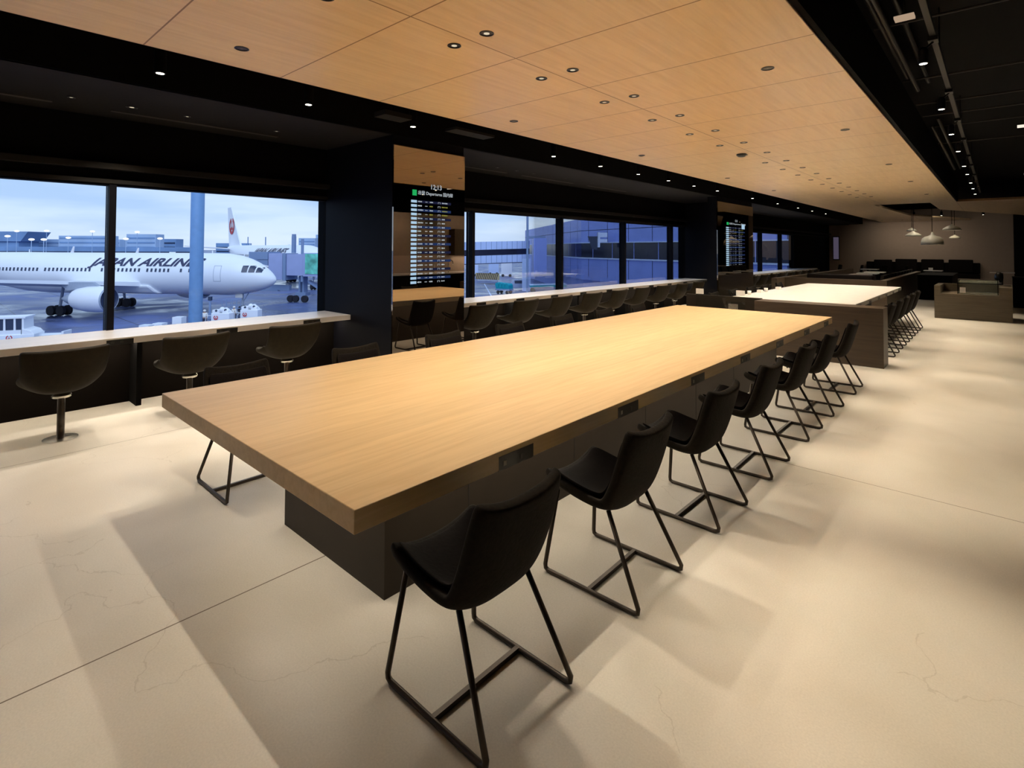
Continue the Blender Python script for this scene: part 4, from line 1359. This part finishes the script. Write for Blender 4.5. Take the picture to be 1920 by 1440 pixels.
gse(421, 53.5, 'white ground equipment cart with a red round emblem, nearer of the two below the nose', 2.0)
gse(474, 55.5, 'white ground equipment cart with a red round emblem, beside the nose gear', 2.15)
for i, (px, D, lb) in enumerate([(339, 52.5, 'small white box cart standing right before the steel column'), (303, 50.6, 'low white cart farther left of the steel column'), (278, 49.8, 'low white cart with open sides, leftmost of three')]):
    t = thing('box_cart', lb, 'trailer'); frameof(t, E(px, D, GZ), RT)
    h = [1.15, .8, .75][i]
    B().box(-.45, .45, -.4, .4, .35, h).build('box', M_PLANE, t)
    bb = B(); wheel(bb, -.3, -.3, .17, .1); wheel(bb, .3, -.3, .17, .1); bb.build('wheels', M_TYRE, t)
t = thing('access_stand', 'blue lattice access stand under the aircraft nose', 'ground equipment'); frameof(t, E(436, 58, GZ), RT)
bb = B()
for x in (-.8, -.3, .3, .8):
    for y in (-.4, .4):
        bb.tube([(x, y, 0), (x, y, 2.4)], .03, seg=6)
for z in (.5, 1.1, 1.7, 2.3):
    bb.tube([(-.8, -.4, z), (.8, -.4, z)], .03, seg=6).tube([(-.8, .4, z), (.8, .4, z)], .03, seg=6)
bb.box(-.8, .8, -.4, .4, 1.3, 1.36)
bb.build('lattice', M_STEELB, t)
t = thing('tow_bar', 'red and white tow bar lying right of the equipment cart', 'tow bar'); frameof(t, E(515, 56.5, GZ), RT)
B().tube([(-1.8, 0, .5), (1.8, 0, .35)], .07, seg=8).build('bar', M_SAFE, t)
B().tube([(-1.8, -.3, .6), (1.2, -.3, .6)], .05, seg=8).build('rail', M_PLANE, t)
t = thing('signal_post', 'dark service post with a lamp head left of the equipment carts', 'post'); frameof(t, E(396, 55, GZ), RT)
B().tube([(0, 0, 0), (0, 0, 2.5)], .12, seg=8).box(-.2, .2, -.15, .15, .6, 1.2).build('post', M_STEELB, t)
B().box(-.15, .15, -.15, .15, 2.5, 2.9).build('lamp_head', M_PDARK, t)


def skinned(name, pts, edges, rads, material, parent):
    me = bpy.data.meshes.new(name)
    me.from_pydata(pts, edges, [])
    o = bpy.data.objects.new(name, me); COL.objects.link(o); o.parent = parent
    o.modifiers.new('skin', 'SKIN')
    for i, r in enumerate(rads):
        me.skin_vertices[0].data[i].radius = (r, r)
    me.skin_vertices[0].data[0].use_root = True
    s = o.modifiers.new('sub', 'SUBSURF'); s.levels = 1; s.render_levels = 1
    me.materials.append(material)
    return o


def worker(px, D, label, rz):
    t = thing('person', label, 'person'); frameof(t, E(px, D, GZ), RT)
    t.rotation_euler[2] += rz
    P = [(0, 0, .92), (0, 0, 1.15), (0, 0, 1.40), (0, 0, 1.50), (0, -.01, 1.60), (0, 0, 1.70),
         (.19, 0, 1.40), (.25, .03, 1.13), (.22, -.08, .90), (.21, -.13, .82),
         (-.19, 0, 1.40), (-.25, .03, 1.13), (-.22, -.08, .90), (-.21, -.13, .82),
         (.10, 0, .86), (.13, -.01, .48), (.15, .02, .09), (.16, -.12, .04), (-.10, 0, .86), (-.13, -.01, .48), (-.15, .02, .09), (-.16, -.12, .04)]
    Eg = [(0, 1), (1, 2), (2, 3), (3, 4), (4, 5), (2, 6), (6, 7), (7, 8), (8, 9), (2, 10), (10, 11), (11, 12), (12, 13), (0, 14), (14, 15), (15, 16), (16, 17), (0, 18), (18, 19), (19, 20), (20, 21)]
    Rr = [.15, .15, .15, .055, .095, .075, .07, .05, .04, .035, .07, .05, .04, .035, .09, .065, .045, .04, .09, .065, .045, .04]
    skinned('body', P, Eg, Rr, M_SKIN, t)
    # white jacket and dark trousers over the body
    skinned('jacket', [(0, 0, .95), (0, 0, 1.15), (0, 0, 1.40), (.2, 0, 1.41), (.26, .03, 1.13), (.235, -.07, .93), (-.2, 0, 1.41), (-.26, .03, 1.13), (-.235, -.07, .93)],
            [(0, 1), (1, 2), (2, 3), (3, 4), (4, 5), (2, 6), (6, 7), (7, 8)], [.185, .18, .175, .09, .072, .06, .09, .072, .06], M_WHITEP, t)
    skinned('trousers', [(0, 0, .90), (.10, 0, .84), (.13, -.01, .48), (.15, .02, .10), (-.10, 0, .84), (-.13, -.01, .48), (-.15, .02, .10)],
            [(0, 1), (1, 2), (2, 3), (0, 4), (4, 5), (5, 6)], [.165, .11, .085, .075, .11, .085, .075], M_TROUS, t)
    B().ball((0, 0, 1.66), .135, 1, 1.1, .85).build('helmet', M_WHITEP, t, smooth=True)
    B().tube([(-.03, -.105, 1.585), (.03, -.105, 1.585)], .012, seg=6).ball((0, -.12, 1.61), .018).ball((-.035, -.10, 1.63), .012).ball((.035, -.10, 1.63), .012).build('face', M_SKIN, t)


worker(386, 53.2, 'person in white jacket and dark trousers standing beside the steel column', .2)
worker(441, 56.5, 'person in white jacket and dark trousers standing between the equipment carts', 2.9)

# --- distant airport
hz = [
    (-40, 52, 600, 25.0, 'control_block', 'flared-roof terminal block on the left horizon', M_FARB),
    (-60, 225, 640, 17.0, 'terminal_hall', 'long pale terminal hall on the left horizon', M_FARL),
    (110, 205, 600, 20.5, 'terminal_hall', 'ribbed terminal hall left of the window mullion on the horizon', M_FARL),
    (-60, 360, 530, 8.0, 'pier_building', 'long low dark pier building on the horizon behind the aircraft', M_FARB),
    (237, 292, 580, 22.0, 'office_block', 'pale office block on the horizon right of the mullion', M_FARL),
    (292, 330, 620, 17.5, 'office_block', 'lower office block on the horizon left of the steel column', M_FARB),
    (405, 462, 700, 13.5, 'hangar', 'low blue hangar on the horizon right of the tail emblem', M_FARB),
    (560, 591, 840, 23.0, 'tower_block', 'distant pale block on the horizon above the boarding bridge', M_FARL),
    (592, 600, 860, 29.0, 'tower_block', 'slender distant tower on the horizon at the window edge', M_FARL),
    (603, 640, 700, 17.0, 'tower_block', 'distant low block on the horizon at the right window edge', M_FARB)]
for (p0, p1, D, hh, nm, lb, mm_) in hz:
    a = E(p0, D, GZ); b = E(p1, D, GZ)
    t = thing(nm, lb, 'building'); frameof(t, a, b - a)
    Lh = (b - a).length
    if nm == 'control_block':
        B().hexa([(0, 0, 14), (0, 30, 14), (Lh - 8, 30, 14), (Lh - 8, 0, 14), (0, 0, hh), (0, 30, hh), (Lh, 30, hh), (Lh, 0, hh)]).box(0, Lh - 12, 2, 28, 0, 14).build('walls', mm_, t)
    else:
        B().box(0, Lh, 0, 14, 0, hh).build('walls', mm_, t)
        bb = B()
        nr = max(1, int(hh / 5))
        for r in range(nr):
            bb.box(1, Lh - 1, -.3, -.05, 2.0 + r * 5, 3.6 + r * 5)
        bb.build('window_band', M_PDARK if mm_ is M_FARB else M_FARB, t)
rnd = random.Random(5)
mlab = [(31, 500, 433), (87, 500, 432), (173, 500, 433), (257, 480, 434), (14, 430, 444), (59, 420, 451), (82, 420, 451), (236, 430, 449), (300, 440, 448), (128, 460, 447)]
for i, (px, D, py) in enumerate(mlab):
    z = EYE + (467 - py) / 1004 * D * .86
    t = thing('floodlight_mast', 'distant glowing apron floodlight, %s counted along the horizon' % ordn(i), 'floodlight', group='apron floodlights on the horizon')
    t.location = E(px, D, GZ)
    B().tube([(0, 0, 0), (0, 0, z - GZ)], .25, seg=6).build('mast', M_FARL, t)
    B().ball((0, 0, z - GZ), 1.5, 1.3, 1.3, .6, 10).build('lamp', emis('flood', (1, 1, .95), 1.6), t)
for i, (px, D) in enumerate([(465, 420), (498, 380), (431, 500)]):
    t = thing('far_mast', 'thin distant mast on the horizon over the second aircraft, %s' % ordn(i), 'mast', group='thin masts on the horizon')
    t.location = E(px, D, GZ)
    B().tube([(0, 0, 0), (0, 0, 7.9 + 20 * D / 1004)], .35, seg=6).build('pole', M_FARB, t)
d3 = RT * -1
for i, (px, D, k) in enumerate([(95, 330, .55), (222, 380, .5)]):
    d = d3 + FW * .5; d.normalize()
    T = thing('distant_aeroplane', ['small distant white aeroplane left of the mullion', 'tiny distant white aeroplane right of the mullion'][i], 'aeroplane')
    frameof(T, E(px, D, GZ), d); T.scale = (k, k, k)
    B().lathe([(.1, 0), (1.8, -3), (2.4, -8), (2.4, -32), (1.0, -46), (.2, -50)], (0, 0, 4.5), 16, 'X').build('fuselage', M_PLANE, T, smooth=True)
    B().hexa([(-41, -.2, 6), (-41, .2, 6), (-49, .2, 6), (-49, -.2, 6), (-48, -.1, 15), (-48, .1, 15), (-51, .1, 15), (-51, -.1, 15)]).build('tail_fin', M_PLANE, T)
    for s in (-1, 1):
        B().hexa([(-17, s * 2, 3.2), (-26, s * 2, 3.2), (-33, s * 22, 5), (-31, s * 22, 5), (-17, s * 2, 3.7), (-26, s * 2, 3.5), (-33, s * 22, 5.1), (-31, s * 22, 5.2)]).build('wing', M_PLANE, T)
o = B().poly([E(-60, 250, GZ + .03), E(420, 250, GZ + .03), E(420, 420, GZ + .03), E(-60, 420, GZ + .03)]).build('grass_strip', M_DECK)
tag(o, 'pinkish strip of dry grass before the distant terminal', 'grass', kind='stuff')

# --- terminal wing seen through the middle and far windows
A = E(1090, 90, 0); Rr_ = E(1500, 54, 0); Lf = E(985, 150, 0)
t = thing('terminal_wing', 'blue metal-clad terminal wing with a dark ribbon window outside the middle windows', 'building')
dR = (Rr_ - A).normalized(); dL = (Lf - A).normalized()
LR = 75.0; LL = (Lf - A).length


def face(d, L, n, parts):
    """cladding on one face: bands from z0 to z1 with vertical joints"""
    nrm = Vector((d.y, -d.x, 0)).normalized()
    if nrm.dot(-A) < 0: nrm = -nrm

    def band(z0, z1, mm_, off, name, u0=0, u1=None):
        u1 = L if u1 is None else u1
        a = A + d * u0; b = A + d * u1
        o0 = nrm * off
        B().hexa([a + Vector((0, 0, z0)) - nrm * .5, b + Vector((0, 0, z0)) - nrm * .5, b + Vector((0, 0, z0)) + o0, a + Vector((0, 0, z0)) + o0,
                  a + Vector((0, 0, z1)) - nrm * .5, b + Vector((0, 0, z1)) - nrm * .5, b + Vector((0, 0, z1)) + o0, a + Vector((0, 0, z1)) + o0]).build(name, mm_, t)
    for z0, z1, mm_, off, nm in parts: band(z0, z1, mm_, off, nm)
    bj = B()
    u = 2.2
    while u < L:
        p = A + d * u + nrm * .06
        q = p + d * .12
        bj.poly([p + Vector((0, 0, -3)), q + Vector((0, 0, -3)), q + Vector((0, 0, .0)), p + Vector((0, 0, .0))])
        bj.poly([p + Vector((0, 0, 2.6)), q + Vector((0, 0, 2.6)), q + Vector((0, 0, 6.6)), p + Vector((0, 0, 6.6))])
        u += 5.2
    a = A + nrm * .06; b = A + d * L + nrm * .06
    bj.poly([a + Vector((0, 0, 4.5)), b + Vector((0, 0, 4.5)), b + Vector((0, 0, 4.6)), a + Vector((0, 0, 4.6))])
    bj.build('cladding_joints', M_INK, t, recalc=False)
    bm_ = B()
    u = 3.4
    while u < L:
        p = A + d * u + nrm * .03; q = p + d * .14
        bm_.poly([p + Vector((0, 0, .0)), q + Vector((0, 0, .0)), q + Vector((0, 0, 2.6)), p + Vector((0, 0, 2.6))])
        u += 5.2
    bm_.build('window_mullions', M_PANEL, t, recalc=False)


bands = [(2.55, 8.6 - 2.0, M_PANEL, .05, 'upper_cladding'), (2.45, 2.6, M_TRIM, .2, 'upper_sill'), (.02, 2.45, M_WSTRIP, .0, 'ribbon_window'), (-.1, .1, M_TRIM, .22, 'lower_sill'), (-3.6, -.1, M_PANEL, .05, 'lower_cladding'), (GZ, -3.6, M_PANEL, -.4, 'ground_storey')]
face(dR, LR, 12, bands)
face(dL, LL, 8, bands)
t = thing('camera_housing', 'pale blue box lamp on a bracket with a dark flap, on the terminal wing wall', 'wall fixture')
pz = E(1122, 82, .9)
frameof(t, pz, RT)
t.scale = (.62, .62, .62)
B().box(-.2, 2.1, -.6, .6, 3.9, 5.0).box(-.2, .3, -.7, .7, 1.4, 5.1).box(.3, 2.1, -.6, .6, 2.6, 3.4).build('housing', M_TRIM, t)
B().hexa([(-2.6, -.2, 3.9), (-2.6, .2, 3.9), (-.25, .2, 3.9), (-.25, -.2, 3.9), (-2.6, -.2, 4.1), (-2.6, .2, 4.1), (-.25, .2, 4.1), (-.25, -.2, 4.1)]).extr([(-2.6, -.3, 3.9), (-1.5, -.3, .9), (-.3, -.3, .9), (-.3, -.3, 3.9)], (0, .2, 0)).build('dark_flap', M_PDARK, t)
B().tube([(1.0, 6, 3.0), (1.0, 0, 3.0)], .2, seg=8).build('bracket', M_STEELB, t)

t = thing('link_corridor', 'pale elevated glazed corridor joining the terminal wing from the left', 'corridor')
a = E(840, 98, 0); b = E(993, 104, 0)
frameof(t, a, b - a)
Lc = (b - a).length
zs = lambda u: (-1.25 + .45 * u / Lc)


def cband(z0, z1, mm_, off, nm):
    B().hexa([(0, off, zs(0) + z0), (0, 3, zs(0) + z0), (Lc, 3, zs(Lc) + z0), (Lc, off, zs(Lc) + z0), (0, off, zs(0) + z1), (0, 3, zs(0) + z1), (Lc, 3, zs(Lc) + z1), (Lc, off, zs(Lc) + z1)]).build(nm, mm_, t)


cband(-.2, 1.25, M_PANELL, 0, 'lower_cladding')
cband(1.25, 2.35, M_WSTRIP, .1, 'window_band')
cband(2.35, 3.85, M_PANELL, 0, 'upper_cladding')
cband(-.35, -.2, M_INK, -.05, 'bottom_edge')
bj = B()
for i in range(int(Lc / 1.05)):
    u = i * 1.05
    bj.box(u, u + .07, -.03, 0, zs(u) - .2, zs(u) + 1.25); bj.box(u, u + .07, -.03, 0, zs(u) + 2.35, zs(u) + 3.85)
bj.build('cladding_joints', M_STEELB, t)
t = thing('junction_block', 'blue box-shaped block where the corridor meets the terminal wing', 'building')
frameof(t, E(1001, 100, 0), E(1024, 100, 0) - E(1001, 100, 0))
B().box(0, 2.4, 0, 9, -3.2, 3.5).build('walls', M_PANEL, t)
B().box(-1, 2.2, .5, 4, 3.5, 3.9).build('roof_plant', M_STEELB, t)
o = B().box(-1.3, -.2, -.6, .6, 0, 6).build('corridor_pier', M_PANELL, loc=E(993, 100, GZ)); tag(o, 'pale concrete pier carrying the elevated corridor', 'pier')

t = thing('striped_barrier', 'long black and yellow striped barrier on the apron under the corridor', 'barrier')
frameof(t, E(892, 132, GZ), E(945, 128, 0) - E(892, 132, 0))
B().box(0, 6.8, 0, .1, .35, 1.9).build('board', mat('barrier_ochre', (.42, .34, .18), .6), t)
bb = B()
for i in range(12):
    x = .05 + i * .52
    bb.poly([(x, -.02, .35), (x + .26, -.02, .35), (x + .85, -.02, 1.9), (x + .59, -.02, 1.9)])
bb.build('stripes', M_TYRE, t)
B().box(.3, .4, 0, .1, 0, .35).build('leg', M_STEELB, t)
B().box(6.2, 6.3, 0, .1, 0, .35).build('leg', M_STEELB, t)
t = thing('white_van', 'pale estate van parked near the terminal wing beyond the teal trailer', 'vehicle')
frameof(t, E(970, 104, GZ), RT)
B().box(-1.9, 2.0, -.85, .85, .4, 1.1).hexa([(-1.3, -.8, 1.1), (-1.3, .8, 1.1), (2.0, .8, 1.1), (2.0, -.8, 1.1), (-.6, -.7, 1.9), (-.6, .7, 1.9), (1.9, .7, 1.9), (1.9, -.7, 1.9)]).build('body', mat('van_grey', (.35, .42, .62), .4), t, bevel=.04)
B().box(-.5, 1.8, -.81, -.79, 1.2, 1.75).build('side_windows', M_PDARK, t)
bb = B(); wheel(bb, -1.3, -.8); wheel(bb, 1.4, -.8); bb.build('wheels', M_TYRE, t)
t = thing('teal_trailer', 'bright teal tarpaulin-covered trailer on the apron near the middle window', 'trailer')
frameof(t, E(946, 94, GZ), RT)
t.rotation_euler[2] += -.5
bb = B()
for i in range(4):
    bb.lathe([(.42, -.8), (.45, 0), (.42, .8)], (-1.0 + i * .62, 0, 1.55 - .05 * i), 14, 'Y')
bb.box(-1.3, 1.3, -.75, .75, .9, 1.5)
bb.build('tarpaulin', M_TEAL, t)
bb = B(); wheel(bb, -.9, -.6, .3); wheel(bb, .9, -.6, .3); wheel(bb, -.9, .6, .3); wheel(bb, .9, .6, .3); bb.build('wheels', M_TYRE, t)
B().box(-1.4, 1.4, -.8, .8, .6, .8995).build('chassis', M_STEELB, t)
t = thing('teal_flatbed', 'long teal flatbed trailer with pale rails beside the covered trailer', 'trailer')
frameof(t, E(1018, 97, GZ), RT)
t.scale = (1.5, 1.3, 1.2)
B().box(-1.6, 2.8, -1.1, 1.1, .9, 1.05).build('deck', M_TEAL, t)
bb = B()
for y in (-1.1, -.35, .35, 1.1): bb.tube([(-1.6, y, 1.15), (2.8, y, 1.3)], .04, seg=6)
for x in (-1.6, -.5, .6, 1.7, 2.8): bb.tube([(x, -1.1, 1.2), (x, 1.1, 1.2)], .04, seg=6)
bb.build('rails', M_TRIM, t)
bb = B(); wheel(bb, -1.2, -.9, .3); wheel(bb, 2.2, -.9, .3); wheel(bb, -1.2, .9, .3); wheel(bb, 2.2, .9, .3); bb.build('wheels', M_TYRE, t)
o = B().tube([E(909, 118, GZ + .04), E(921, 90, GZ + .04)], .12, seg=4).build('lane_marking', M_TRIM); tag(o, 'white painted lane line on the apron left of the teal trailer', 'marking')
for i, (px, D) in enumerate([(887, 152), (926, 160), (950, 150)]):
    t = thing('service_unit', 'pale service unit standing under the corridor, %s from the left' % ordn(i), 'ground equipment', group='service units under the corridor')
    frameof(t, E(px, D, GZ), RT)
    B().box(-1.5, 1.5, -1, 1, .4, 3.2 + .3 * i).build('housing', [M_TRIM, M_PANELL, M_PLANE][i], t)
    bb = B(); wheel(bb, -1, -1, .4); wheel(bb, 1, -1, .4); bb.build('wheels', M_TYRE, t)
